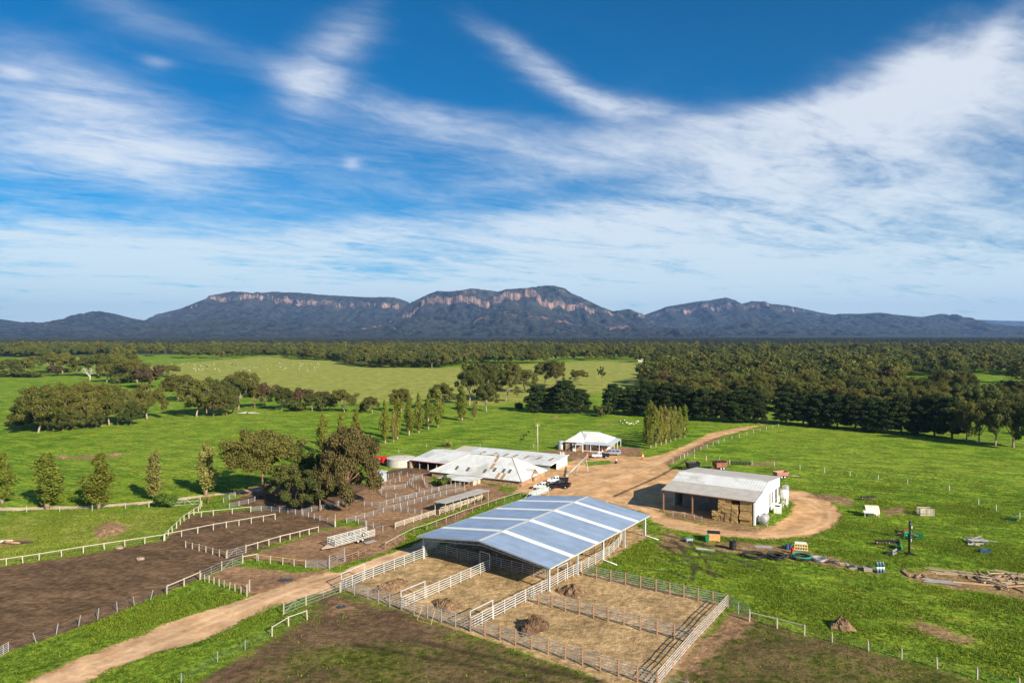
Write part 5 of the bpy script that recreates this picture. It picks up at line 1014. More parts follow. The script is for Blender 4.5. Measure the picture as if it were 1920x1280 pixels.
def wheel(root, x, y, r=.37, w=.24):
    MBt = MB().torus((0, 0, 0), r-.10, .10, 18, 8, Matrix.Rotation(R(90), 3, 'X')); o = MBt.build('wheel', TYRE, root, True); o.location = (x, y, r); o.scale = (1, w/.2, 1)
    MB().lathe([(r*.2, -.07), (r*.62, -.06), (r*.66, 0), (r*.62, .06), (r*.2, .07)], 14, axis='Y').build('rim', RIM, o, True); return o
def prism(prof, w, taper=0.0, z0=None):
    """side profile (x, z) extruded across y; taper pulls the top in"""
    m = MB(); n = len(prof); zs = [p[1] for p in prof]; zl, zh = min(zs), max(zs)
    vs = [(x, s*(w/2-taper*((z-zl)/(zh-zl+1e-6))), z) for s in (-1, 1) for x, z in prof]
    m.add(vs, [tuple(range(n))[::-1], tuple(range(n, 2*n))]+[(i, (i+1) % n, n+(i+1) % n, n+i) for i in range(n)]); return m
def car(label, px, py, head, body, kind='ute', tray=None, flat=False, cat='ute'):
    o = thing('utility_truck' if kind == 'ute' else 'station_wagon', label, cat, G(px, py), R(head)); L, w = 5.2, 1.82; f = L/2
    if kind == 'ute':
        prism([(f, .45), (f, .82), (f-.15, .98), (f-1.25, 1.10), (f-3.05, 1.10), (f-3.05, .45)], w).build('body', body, o, bevel=.06)
        cab = prism([(f-1.1, 1.08), (f-1.75, 1.70), (f-2.85, 1.74), (f-3.02, 1.08)], w-.08, .16).build('cab', body, o, bevel=.05); x0 = f-3.02
    else:
        prism([(f, .45), (f, .85), (f-.15, 1.02), (f-1.2, 1.12), (-f, 1.15), (-f, .45)], w).build('body', body, o, bevel=.07)
        cab = prism([(f-1.1, 1.10), (f-1.8, 1.74), (-f+.25, 1.76), (-f+.02, 1.10)], w-.08, .18).build('cab', body, o, bevel=.05); x0 = -f+.02
    MB().poly([(f-1.17, -.70, 1.16), (f-1.17, .70, 1.16), (f-1.66, .60, 1.63), (f-1.66, -.60, 1.63)], .03, (.75, 0, .6)).build('windscreen', GLASS, cab).location.x = .03
    MB().poly([(x0-.01, .68, 1.18), (x0-.01, -.68, 1.18), (x0+.16, -.58, 1.62), (x0+.16, .58, 1.62)], .03, (-.9, 0, .3)).build('rear_window', GLASS, cab).location.x = -.03
    for s in (-1, 1):
        for a, b in (((f-1.45, f-2.1), (f-2.2, f-2.85)) if kind == 'ute' else ((f-1.5, f-2.3), (f-2.4, f-3.3), (f-3.4, f-4.7))):
            ya, yb = s*(w/2-.055), s*(w/2-.145); MB().poly([(a, ya, 1.18), (b, ya, 1.18), (b, yb, 1.60), (a-.25, yb, 1.60)][::s], .03, (0, s, .3)).build('side_window', GLASS, cab)
        MB().box((f-.02, s*.66, .80), (.08, .36, .18)).build('headlight', HLAMP, o); MB().box((-f-.01, s*.78, .85), (.06, .18, .3)).build('tail_light', RLAMP, o); MB().box((f-1.35, s*1.0, 1.2), (.12, .18, .16)).build('mirror', BLK, o)
        for x in (f-.9, -f+1.0): wheel(o, x, s*.80)
    MB().box((f+.04, 0, .58), (.16, 1.7, .22)).build('bumper', BLK if body != BCAR else RIM, o)
    if kind == 'ute':
        t_ = MB(); tm_ = tray or body; t_.box((-f+1.05, 0, .78), (2.12, 1.84, .10))
        hh = .10 if flat else .45
        for s in (-1, 1): t_.box((-f+1.05, s*.90, .83+hh/2), (2.12, .05, hh))
        t_.box((-f+.01, 0, .83+hh/2), (.05, 1.84, hh)); t_.box((-f+2.08, 0, 1.15), (.06, 1.80, .75)); t_.build('tray', tm_, o); MB().box((-f+1.05, 0, .55), (2.0, .9, .3)).build('chassis', BLK, o)
    return o
car('white ute with black tray parked in front of the cottage', 1126, 858, 172, WCAR, 'ute', BLK)
car('silver wagon parked beside the cottage verandah', 1148, 853, 176, SCAR, 'wagon', cat='car')
car('white ute behind the black ute at the woolshed corner', 1046, 905, 170, WCAR, 'ute', BLK)
car('black ute parked by the woolshed corner', 1050, 914, 158, BCAR, 'ute', BCAR)
car('white ute with dark flat tray nearest the loading ramp', 1021, 917, 164, WCAR, 'ute', BLK, True)
def trailer_bin(name, label, px, py, head, L, w, h, m, cat='trailer', flare=.25, z0=.75):
    o = thing(name, label, cat, G(px, py), R(head)); b = MB(); x, y = L/2, w/2; a = [(-x+flare, -y+flare, z0), (x-flare, -y+flare, z0), (x-flare, y-flare, z0), (-x+flare, y-flare, z0)]; t_ = [(-x, -y, z0+h), (x, -y, z0+h), (x, y, z0+h), (-x, y, z0+h)]
    i_ = [(-x+.06, -y+.06, z0+h), (x-.06, -y+.06, z0+h), (x-.06, y-.06, z0+h), (-x+.06, y-.06, z0+h)]; j = [(-x+flare+.05, -y+flare+.05, z0+.08), (x-flare-.05, -y+flare+.05, z0+.08), (x-flare-.05, y-flare-.05, z0+.08), (-x+flare+.05, y-flare-.05, z0+.08)]
    q = lambda s, e: [(s+k_, s+(k_+1) % 4, e+(k_+1) % 4, e+k_) for k_ in range(4)]
    b.add(a+t_+i_+j, [(3, 2, 1, 0)]+q(0, 4)+q(4, 8)+q(8, 12)+[(12, 13, 14, 15)]); b.build('bin', m, o)
    for s in (-1, 1):
        for xx in (-.45, .45): wheel(o, xx, s*(y-.05), .42, .26)
        MB().bar((-x+.2, s*.5, z0-.08), (x-.2, s*.5, z0-.08), .1, .16).build('chassis_rail', RUSTY, o)
    MB().path([(x-.2, .4, z0-.1), (x+1.3, 0, .5)], .05).path([(x-.2, -.4, z0-.1), (x+1.3, 0, .5)], .05).build('drawbar', RUSTY, o); return o
tb = trailer_bin('grain_trailer', 'black tipping trailer on the grass above the hay shed', 1299, 880, 190, 3.6, 2.3, 1.3, BLK)
tr2 = trailer_bin('farm_trailer', 'rusty red hopper trailer behind the hay shed roof', 1350, 880, 200, 3.8, 2.2, 1.3, RUSTY)
for xx in (-1.4, -.4, .6, 1.5): MB().box((xx, 0, 2.2), (.1, 2.3, .4)).build('cross_slat', RUSTY, tr2)
tr3 = trailer_bin('farm_trailer', 'faded pink-red trailer at the far right corner of the hay shed', 1464, 896, 12, 3.6, 2.2, 1.0, PINKR); MB().path([(2.9, 0, .5), (5.2, 0, .25)], .05).build('drawpole', WSTEEL, tr3)
rs = trailer_bin('fertiliser_spreader', 'red spreader with white markings beside the round tank', 710, 871, 150, 5.2, 2.5, 1.4, REDP, 'spreader', .5, .9)
for s in (-1, 1): MB().box((-.2, s*1.20, 2.0), (2.6, .06, .34)).build('white_marking', WPAINT, rs)
MB().box((3.1, 0, 1.3), (1.4, 2.1, 1.8)).build('cab', WPAINT, rs, bevel=.08); MB().box((3.6, 0, 1.7), (.5, 1.9, .6)).build('window', GLASS, rs)
# stock trailer
ST = thing('stock_trailer', 'long galvanised sheep trailer with slatted sides in the brown yard', 'trailer', G(621, 1028), R(49))
MB().box((4.2, 0, .62), (8.6, 2.3, .12)).build('deck', TIMBER, ST)
for s in (-1, 1):
    for z in (.85, 1.15, 1.45, 1.70): stick('side_slat', (0, s*1.15, z), (8.5 if s > 0 else 8.5, s*1.15, z), .05, .11, WSTEEL, ST)
    for x in np.linspace(0, 8.5, 7): stick('stanchion', (x, s*1.18, .5), (x, s*1.18, 1.82), .07, .07, WSTEEL, ST)
    stick('chassis_rail', (-.2, s*.8, .48), (8.4, s*.8, .48), .1, .2, WSTEEL, ST)
    for x in (4.9, 5.9): wheel(ST, x, s*1.05, .38, .25)
for z in (.9, 1.25, 1.6): stick('front_slat', (0, -1.15, z), (0, 1.15, z), .05, .14, WSTEEL, ST)
for z in (.9, 1.25, 1.6): stick('cross_slat', (4.3, -1.15, z), (4.3, 1.15, z), .05, .14, WSTEEL, ST)
MB().poly([(-.02, -1.1, .55), (-.02, 1.1, .55), (-1.9, .12, .45), (-1.9, -.12, .45)], .08).build('drawbar', mat('pinkish_plate', (.55, .42, .34), .8), ST)
sw = wheel(ST, 5.9, -1.32, .38, .2); sw.location.z = 1.35; stick('pole', (8.4, 1.1, .6), (8.4, 1.1, 3.0), .07, .07, WSTEEL, ST)
MB().box((6.6, -2.3, .12), (2.2, .9, .08)).box((6.6, -2.3, .05), (2.0, .1, .1)).build('ramp', GALV, ST)
# ------------------------------------------------------------------ tanks and yard plant
rt = thing('water_tank', 'big round concrete water tank left of the open shed', 'tank', G(752, 872)); MB().lathe([(3.95, 0), (3.95, 2.05), (4.05, 2.06), (4.05, 2.18), (2.0, 2.42), (.1, 2.5)], 40).build('shell', CONC, rt); MB().box((1.2, -1.4, 2.42), (.7, .7, .08)).build('hatch', GALV, rt)
ht = thing('water_tank', 'corrugated rainwater tank at the left end of the cottage', 'tank', G(1052, 842)); 
MB().lathe([(1.05, .25)]+[(1.05+(.02 if i % 2 else 0), .25+.09*i) for i in range(27)]+[(1.05, 2.66), (.1, 2.85)], 24).build('shell', mat('grey_tank', (.45, .47, .50), .5, .3), ht); MB().lathe([(1.2, 0), (1.2, .25), (.1, .26)], 20).build('stand', BTIMB, ht)
ts = thing('tank_stand', 'white tank on a tall pipe stand beside the hay shed end wall', 'tank', G(1471, 950)); MB().lathe([(.78, 2.0), (.80, 2.05), (.80, 3.45), (.78, 3.5), (.15, 3.75)], 20).build('tank', WPAINT, ts, True)
for a in range(4):
    x, y = .62*math.cos(a*1.571+.7), .62*math.sin(a*1.571+.7); stick('leg', (x*1.15, y*1.15, 0), (x, y, 2.0), .1, .1, WPAINT, ts); x2, y2 = .62*math.cos(a*1.571+2.27), .62*math.sin(a*1.571+2.27); stick('brace', (x*1.1, y*1.1, .3), (x2, y2, 1.7), .05, .05, WPAINT, ts)
MB().box((0, 0, 1.97), (1.7, 1.7, .07)).build('platform', TIMBER, ts)
t2 = thing('water_tank', 'dull silver tank just behind the white stand tank', 'tank', G(1473, 944)); MB().lathe([(.7, 2.6), (.7, 4.0), (.1, 4.25)], 18).build('tank', GALV, t2)
for a in range(4): stick('leg', (.55*math.cos(a*1.571), .55*math.sin(a*1.571), 0), (.5*math.cos(a*1.571), .5*math.sin(a*1.571), 2.62), .1, .1, WPAINT, t2)
ft = thing('fuel_tank', 'horizontal silver tank on a low cradle at the hay shed corner', 'tank', G(1430, 985), R(58)); MB().lathe([(.1, -1.42), (.7, -1.38), (.82, -1.2), (.82, 1.2), (.7, 1.38), (.1, 1.42)], 24, (1.2, 0, 1.15), 'X').build('tank', GALV, ft, True)
for x in (.3, 2.1):
    for s in (-1, 1): stick('leg', (x, s*.6, 0), (x, s*.5, .6), .1, .1, TIMBER, ft)
stick('marker_post', (-.6, -1.0, 0), (-.6, -1.0, .9), .12, .12, PALET, ft); MB().lathe([(.2, 0), (.2, .12), (.05, .14)], 12, (1.2, 0, 1.96)).build('filler_cap', RUSTY, ft)
ub = thing('feed_bin', 'pale grey metal bin with dark hatch beside the white tank stand', 'bin', G(1458, 961), R(-20)); MB().add([(-.75, -.7, 0), (.75, -.7, 0), (.75, .7, 0), (-.75, .7, 0), (-.8, -.75, 1.2), (.8, -.75, 1.2), (.8, .75, 1.75), (-.8, .75, 1.75)], [(3, 2, 1, 0), (4, 5, 6, 7), (0, 1, 5, 4), (1, 2, 6, 5), (2, 3, 7, 6), (3, 0, 4, 7)]).build('body', mat('pale_grey_paint', (.62, .64, .64), .5), ub); MB().box((0, -.1, 1.46), (.9, .5, .05), M=Matrix.Rotation(.35, 4, 'X')).build('hatch', BLK, ub)
ls = thing('tin_shed', 'little blue-grey tin shed half hidden by the weeping gum', 'shed', G(704, 904), R(-20)); MB().box((0, 1.2, 1.0), (3.6, 2.4, 2.0)).build('wall', mat('blue_tin', (.42, .48, .54), .6, .2, wave=(0, .4, .01)), ls); slab(ls, 'roof_sheet', [(-2, -.3, 2.05), (2, -.3, 2.05), (2, 2.7, 2.6), (-2, 2.7, 2.6)], mat('blue_tin'if False else 'pale_tin', (.55, .60, .64), .55, .25), .05); MB().box((.8, -.03, .8), (1.6, .1, 1.6)).build('doorway', DARK, ls); MB().box((.8, -.5, .2), (1.2, .5, .4)).build('step', RUSTR, ls)  # its doorway is a solid panel painted with interior shade
# grain auger and loading ramp
au = thing('grain_auger', 'long inclined grain auger on wheels beside the long shed', 'auger', G(1062, 893), R(28)); MB().tube((0, 0, .3), (9.2, 3.6, 4.2), .17, 12).build('tube', GALV, au, True); MB().box((0, 0, .3), (.6, .5, .5)).build('hopper', GALV, au)
for s in (-1, 1): MB().path([(3.0+s*.3, 1.2-s*.9, .35), (5.6, 2.2, 2.6)], .05).build('strut', WSTEEL, au); wheel(au, 3.0+s*.4, 1.2-s*1.0, .34, .2)
MB().path([(2.7, 2.1, .34), (3.4, .3, .34)], .05).build('axle', RUSTY, au); MB().path([(8.4, 3.3, 3.8), (8.2, 2.0, .1)], .04).build('prop', WSTEEL, au)
lr = thing('loading_ramp', 'grey sheeted sheep loading ramp near the parked utes', 'ramp', G(994, 934), R(34))
MB().add([(0, -.5, .2), (5.0, -.5, 1.1), (5.0, .5, 1.1), (0, .5, .2), (0, -.5, 0), (5, -.5, .9), (5, .5, .9), (0, .5, 0)], [(0, 1, 2, 3), (7, 6, 5, 4), (0, 4, 5, 1), (1, 5, 6, 2), (2, 6, 7, 3), (3, 7, 4, 0)]).build('floor', BTIMB, lr)
for s in (-1, 1): slab(lr, 'side_panel', [(0, s*.55, .3), (5, s*.55, 1.2), (5, s*.55, 2.2), (0, s*.55, 1.2)][::-s], mat('pale_panel', (.34, .39, .40), .6), .05)
for x in (1.5, 4.8):
    for s in (-1, 1): stick('leg', (x, s*.6, 0), (x, s*.6, 1+.2*x), .1, .1, PALET, lr)
stick('boom', (-1.8, 0, 0), (2.5, .6, 3.2), .08, .08, PALET, lr)
for px, py, lab in ((1101, 859, 'orange and white marker post at the top of the auger'), (1129, 851, 'orange and white marker post behind the cottage ute'), (1155, 868, 'orange and white marker post alone on the gravel yard'), (1205, 860, 'orange and white marker post by the grass below the poplars')):
    o = thing('marker_post', lab, 'marker', G(px, py)); OR = mat('safety_orange', (.80, .12, .05), .6); MB().lathe([(.42, 0), (.42, .14), (.30, .16), (.25, .75)], 12).build('base', OR if 'alone' not in lab else BLK, o); MB().lathe([(.27, .75), (.22, 1.15)], 12).build('band', WPAINT, o); MB().lathe([(.22, 1.15), (.12, 1.7), (.02, 1.72)], 12).build('top', OR, o)
# ------------------------------------------------------------------ earth heaps
def heap(label, px, py, L, w, h, m, rough=.22, seed=1):
    rg = np.random.default_rng(seed); n, k_ = 36, 14; vs, fs = [], []; ph = rg.uniform(0, 6.28, 8)
    for i in range(k_+1):
        r = i/k_
        for j in range(n):
            a = 6.283*j/n; e = 1+.16*math.sin(2*a+ph[0])+.12*math.sin(3*a+ph[1])+.08*math.sin(7*a+ph[2]); x, y = L/2*r*e*math.cos(a), w/2*r*e*math.sin(a)
            z = h*max(0, 1-r)**.85*(1+.25*math.sin(5*x+ph[3])*math.sin(4*y+ph[4]))+rg.normal()*rough*h*.45*(1-r)**.5*(1 if i else 0); vs.append((x, y, max(z, 0)-.06*(i == k_)))
    for i in range(k_):
        for j in range(n): fs.append((i*n+j, (i+1)*n+j, (i+1)*n+(j+1) % n, i*n+(j+1) % n))
    o = thing('earth_heap', label, 'dirt heap', G(px, py), seed*1.3); b = MB(); b.add(vs, fs); b.build('mound', m, o)
    for q in range(9):
        a, r = rg.uniform(0, 6.28), rg.uniform(.3, .56); c = MB(); s_ = rg.uniform(.07, .17)*min(1, h); c.lathe([(s_*.5, -s_), (s_, -s_*.2), (s_*.9, s_*.4), (s_*.3, s_*.8)], 6, (L*r*math.cos(a), w*r*math.sin(a), s_*.6)); c.build('clod', m, o)
    return o
heap('big dark broken earth heap in the lower right pen', 1000, 1176, 5.2, 3.6, 1.5, EARTH2, .28, 1); heap('pointed light earth heap behind the right front column', 1074, 1112, 4.2, 3.2, 1.4, EARTH, .2, 2)
heap('low wide heap in the leftmost pen', 735, 1098, 6.0, 4.0, .7, EARTH, .3, 3); heap('low crumbling heap in the second pen', 838, 1134, 5.0, 3.4, .85, EARTH, .28, 4); heap('lone earth heap on the grass at lower right', 1578, 1174, 3.6, 2.8, 1.2, EARTH, .2, 5)
heap('old grassy earth mound beside the white rail fence', 208, 998, 5.5, 4.2, 1.0, EARTH, .2, 6); heap('flat dirt heap, left of two in the far green paddock', 118, 857, 4, 3, .7, EARTH, .3, 7); heap('flat dirt heap, right of two in the far green paddock', 216, 853, 3.5, 2.6, .6, EARTH, .3, 8); heap('small stony heap in the far paddock behind the cottage', 1040, 782, 4, 3, .6, EARTH, .3, 9)
# ------------------------------------------------------------------ clutter along the right paddock
def put(name, label, cat, px, py, rz=0.0, group=None): return thing(name, label, cat, G(px, py), R(rz), group)
o = put('plywood_box', 'orange plywood box with black lid beside the ring road', 'box', 1338, 1012, -12); MB().box((0, 0, .72), (2.1, 1.5, 1.36)).build('box', ORANP, o, bevel=.03); MB().box((0, 0, 1.45), (2.25, 1.65, .1)).build('lid', BLK, o); MB().box((0, 0, .04), (2.2, 1.6, .08)).build('base', RUSTR, o)
o = put('wheelie_bin', 'green bin standing left of the plywood box', 'bin', 1326, 1015, -12); MB().add([(-.27, -.3, .1), (.27, -.3, .1), (.27, .3, .1), (-.27, .3, .1), (-.34, -.38, 1.1), (.34, -.38, 1.1), (.34, .38, 1.1), (-.34, .38, 1.1)], [(3, 2, 1, 0), (4, 5, 6, 7), (0, 1, 5, 4), (1, 2, 6, 5), (2, 3, 7, 6), (3, 0, 4, 7)]).build('body', GREENP, o); MB().box((0, 0, 1.13), (.74, .82, .07)).build('lid', GREENP, o); MB().tube((-.32, .3, .1), (.32, .3, .1), .1, 10).build('wheel', BLK, o)
o = put('drum', 'tall black drum on the bare patch', 'drum', 1374, 1029); MB().lathe([(.56, 0), (.6, .03), (.58, .45), (.61, .5), (.58, .55), (.58, .95), (.61, 1.0), (.58, 1.05), (.6, 1.42), (.5, 1.45), (.48, 1.38)], 20).build('shell', POLYB, o)
o = put('steel_trolley', 'small blue-grey steel frame on the rutted grass', 'trolley', 1291, 1015, 20); MB().box((0, 0, .45), (1.3, .8, .3)).build('frame', mat('blue_grey_paint', (.25, .33, .42), .5), o); [stick('leg', (x, y, 0), (x, y, .35), .08, .08, GALV, o) for x in (-.55, .55) for y in (-.3, .3)]; [stick('bar', (x, -.4, .62), (x, .4, .62), .05, .05, GALV, o) for x in (-.5, 0, .5)]
def coil(label, px, py, rad, m, turns, r=.06, m2=None, flat=.35, sd=0):
    rr = random.Random(sd); o = put('hose_coil', label, 'hose coil', px, py, 0, 'coils of pipe'); 
    for i in range(turns):
        b = MB(); T_ = Matrix.Rotation(rr.uniform(-.06, .06), 3, 'X') @ Matrix.Rotation(rr.uniform(-.06, .06), 3, 'Y'); b.torus((rr.uniform(-.12, .12), rr.uniform(-.12, .12), r+r*1.3*i), rad*rr.uniform(.82, 1.04), r, 30, 6, T_, .92); b.build('turn', m2 if m2 and i > turns*.55 else m, o, True)
coil('loose wide coil of black pipe, leftmost of the pipe coils', 1412, 1042, 1.9, POLYB, 6, .05, sd=1); coil('tight thick coil of black pipe', 1455, 1046, 1.35, POLYB, 9, .06, sd=2); coil('black coil topped with green hose', 1503, 1047, 1.6, POLYB, 9, .06, POLYG, sd=3); coil('pale grey coil of pipe right of the green hose', 1536, 1050, 1.1, GALV, 5, .06, sd=4)
for i, (px, py, m, lab) in enumerate(((1476, 1029, BLUEP, 'left blue drum beside the yellow crate'), (1482, 1029, BLUEP, 'right blue drum beside the yellow crate'), (1486, 1036, REDP, 'red drum in front of the blue drums'))):
    o = put('drum', lab, 'drum', px, py); MB().lathe([(.27, 0), (.29, .02), (.285, .3), (.30, .33), (.285, .36), (.285, .6), (.30, .63), (.285, .66), (.29, .88), (.25, .9)], 16).build('shell', m, o); MB().lathe([(.05, .9), (.05, .95), (.02, .96)], 8, (.12, 0, 0)).build('bung', BLK, o)
YELC = mat('yellow_ply', (.70, .52, .22), .8, var=.1)
o = put('slotted_crate', 'yellow crate with square slots in its front', 'crate', 1502, 1032, -16); MB().box((0, .6, .62), (2.0, 1.1, .06)).box((0, 1.15, .35), (2.0, .06, .66)).build('back_and_top', mat('grey_ply', (.55, .55, .55), .8), o)
for z in (.1, .62, 1.12): stick('front_slat', (-1.05, 0, z), (1.05, 0, z), .06, .16, YELC, o)
for x in np.linspace(-1.0, 1.0, 6): stick('front_upright', (x, .01, .04), (x, .01, 1.18), .05, .14, YELC, o)
for s in (-1, 1): MB().box((s*1.0, .6, .58), (.06, 1.1, 1.1)).build('side', YELC, o)
MB().box((0, .55, 1.2), (1.9, 1.0, .12)).build('lid', mat('pale_lid', (.7, .7, .7), .6), o)
for i, px in enumerate((1644.5, 1650, 1655.5)):
    o = put('gas_cylinder', ('left', 'middle', 'right')[i]+' of three blue-green gas cylinders in a row', 'gas cylinder', px, 1073, 0, 'gas cylinders'); MB().lathe([(.18, 0), (.24, .03), (.24, .55)], 14).build('base_band', mat('teal_paint', (.05, .13, .17), .45), o, True); MB().lathe([(.245, .55), (.245, .95)], 14).build('label_band', WPAINT, o, True); MB().lathe([(.24, .95), (.24, 1.35), (.16, 1.52), (.06, 1.56)], 14).build('shoulder', mat('teal_paint', (.03, .20, .28)), o, True); MB().lathe([(.14, 1.5), (.14, 1.7)], 10).build('collar', GALV, o)
def pallet(label, px, py, rz, m=TIMBER, layers=1):
    o = put('pallet', label, 'pallet', px, py, rz)
    for l in range(layers):
        for y in (-.55, 0, .55): stick('bearer', (-.6, y, .06+.15*l), (.6, y, .06+.15*l), .1, .09, m, o)
        for x in np.linspace(-.55, .55, 6): stick('deck_board', (x, -.6, .12+.15*l), (x, .6, .12+.15*l), .13, .025, m, o)
    return o
pallet('single pallet holding blue fittings', 1599, 1064, -14); pallet('stack of grey pallets left of the gas cylinders', 1626, 1069, -14, TIMBER, 4)
o = put('pipe_fittings', 'blue plastic fittings lying on the single pallet', 'fittings', 1598, 1064); o.location.z = .15; [MB().tube((-.3+.3*i, -.3, .15), (-.2+.3*i, .3, .15), .11, 10).build('fitting', BLUEP, o) for i in range(3)]
o = put('scrap_heap', 'dark blue scrap of pipe ends right of the pale coil', 'scrap', 1559, 1055); [MB().tube((random.uniform(-.8, .8), random.uniform(-.4, .4), .1), (random.uniform(-.8, .8), random.uniform(-.4, .4), random.uniform(.1, .5)), .08, 8).build('pipe_end', BLUEP if i % 2 else POLYB, o) for i in range(8)]
o = put('trestle', 'white H-shaped timber trestle lying by the scrap', 'trestle', 1581, 1058, -12); [stick('beam', (-.9, y, .1), (.9, y, .1), .1, .1, PALET, o) for y in (-.35, .35)]; [stick('cross_beam', (x, -.7, .2), (x, .7, .2), .1, .08, PALET, o) for x in (-.5, .5)]
o = put('pipe_bundle', 'thin pale pipes lying left of the black drum', 'pipes', 1324, 1030, -20); [stick('pipe', (-1.6+random.uniform(-.3, .3), y, .05), (1.5+random.uniform(-.3, .3), y+random.uniform(-.3, .3), .05), .05, .05, WSTEEL, o, 'tube') for y in np.linspace(-.5, .5, 6)]
o = put('pipe_bundle', 'few bright pipes lying on the bare patch behind the coils', 'pipes', 1432, 1025, -8); [stick('pipe', (-1.5, y, .05), (1.5+random.uniform(-.3, .3), y+random.uniform(-.3, .3), .05), .06, .06, GALV, o, 'tube') for y in np.linspace(-.5, .5, 5)]
# shelter, crate, implements
CREAM = mat('cream_iron', (.68, .58, .44), .75, var=.12, wave=(0, .35, .012))
o = put('animal_shelter', 'small cream curved-roof shelter on the right paddock', 'shelter', 1636, 967, -12)
b = MB(); arc = [(y, 2.0*math.sin(t_)) for y, t_ in ((-1.3*math.cos(t_), t_) for t_ in np.linspace(.25, 2.6, 10))]
for (y0, z0), (y1, z1) in zip(arc[:-1], arc[1:]): b.add([(-1.3, y0+.9, z0), (1.3, y0+.9, z0), (1.3, y1+.9, z1), (-1.3, y1+.9, z1), (-1.3, y0+.9, z0-.06), (1.3, y0+.9, z0-.06), (1.3, y1+.9, z1-.06), (-1.3, y1+.9, z1-.06)], [(0, 1, 2, 3), (7, 6, 5, 4), (0, 4, 5, 1), (2, 6, 7, 3), (1, 5, 6, 2), (3, 7, 4, 0)])
b.build('curved_roof', CREAM, o); slab(o, 'front_awning', [(-1.9, -1.4, .95), (.9, -1.4, .95), (.9, -.3, 1.15), (-1.9, -.3, 1.15)], WPAINT, .05)
for x in (-1.8, .8): stick('leg', (x, -1.35, 0), (x, -1.35, .95), .12, .12, PALET, o)
MB().box((.2, .6, .5), (2.0, 1.0, .9)).build('inner_box', CREAM, o)
o = put('stock_crate', 'open-topped slatted timber crate on the right paddock', 'crate', 1735, 965, -8)
for z in (.15, .45, .75, 1.05, 1.35):
    for s in (-1, 1): stick('slat', (-1.3, s*.85, z), (1.3, s*.85, z), .05, .17, PALET, o); stick('slat', (s*1.3, -.85, z), (s*1.3, .85, z), .05, .17, PALET, o)
for x in (-1.3, 0, 1.3):
    for s in (-1, 1): stick('upright', (x, s*.90, 0), (x, s*.90, 1.5), .09, .09, TIMBER, o)
def implement(label, px, py, rz, kind, m):
    o = put('farm_implement', label, 'implement', px, py, rz, 'old farm implements')
    if kind == 'mast':
        MB().bar((0, 0, 0), (0, 0, 3.4), .30, .26).build('mast', m, o); stick('arm', (0, 0, 2.6), (1.1, .3, 1.8), .14, .14, m, o); stick('arm', (0, 0, 1.2), (1.4, -.3, .7), .16, .16, RUSTY, o); MB().lathe([(.16, -.1), (.22, 0), (.16, .1)], 12, (0, -.25, 2.9), 'Y').build('pulley', mat('teal_paint', (.03, .2, .28)), o); MB().box((.25, -.1, 2.3), (.3, .3, .4)).build('gearbox', PALET, o); stick('foot', (-.9, 0, .08), (.9, 0, .08), .16, .16, m, o); stick('foot', (0, -.9, .08), (0, .9, .08), .16, .15, m, o)
    elif kind == 'blade':
        MB().poly([(-1.1, 0, .05), (1.1, 0, .05), (1.1, .25, .95), (-1.1, .25, .95)], .06, (0, -1, .2)).build('blade', m, o); stick('beam', (0, .2, .5), (0, 1.5, .7), .12, .12, m, o); [stick('brace', (x, .2, .5), (0, 1.3, .7), .08, .08, m, o) for x in (-.8, .8)]
    elif kind == 'bucket':
        b = MB(); pr = [(-.5, .1), (.6, .05), (.7, .15), (-.2, .25), (-.35, .9), (-.5, .95)]; n = len(pr); b.add([(s*.9, y, z) for s in (-1, 1) for y, z in pr], [tuple(range(n)), tuple(range(n, 2*n))[::-1]]+[(i, n+i, n+(i+1) % n, (i+1) % n) for i in range(n)]); b.build('bucket', m, o); [stick('arm', (x, -.5, .5), (x, -1.3, .9), .1, .12, m, o) for x in (-.5, .5)]
    elif kind == 'plough':
        stick('beam', (-1.7, 0, .75), (1.7, 0, .75), .14, .16, m, o); stick('beam', (-1.7, .7, .75), (1.7, .7, .75), .14, .16, m, o); [stick('cross_beam', (x, 0, .76), (x, .7, .76), .1, .12, m, o) for x in (-1.5, 0, 1.5)]
        for x in np.linspace(-1.5, 1.5, 7): MB().path([(x, 0, .7), (x, -.3, .45), (x, -.05, .02)], .05).build('tine', RUSTY, o)
        for s in (-1, 1): wheel(o, s*1.0, 1.0, .3, .15)
    return o
implement('tall dark machine mast with arms, upper of the two masts', 1706, 1011, 0, 'mast', BLK); implement('tall dark machine mast, lower of the two masts', 1705, 1038, 40, 'mast', BLK); implement('green scoop left of the upper mast', 1698, 1004, 20, 'bucket', GREENP); implement('green scoop right of the upper mast', 1720, 1007, -30, 'bucket', GREENP)
implement('orange-brown rusty bucket behind the masts', 1691, 999, 60, 'bucket', mat('orange_rust', (.45, .20, .07), .85, var=.3)); implement('grey scraper blade left of the masts', 1688, 1018, 70, 'blade', mat('grey_steel', (.22, .21, .2), .6)); implement('long dark plough frame', 1660, 1023, -8, 'plough', BLK); implement('dark bucket in front of the plough frame', 1672, 1038, 40, 'bucket', mat('grey_steel')if False else MATS['grey_steel']); implement('small green blade near the lower mast', 1692, 1029, 60, 'blade', GREENP); implement('low dark implement behind the cream shelter', 1630, 938, 10, 'plough', BLK)
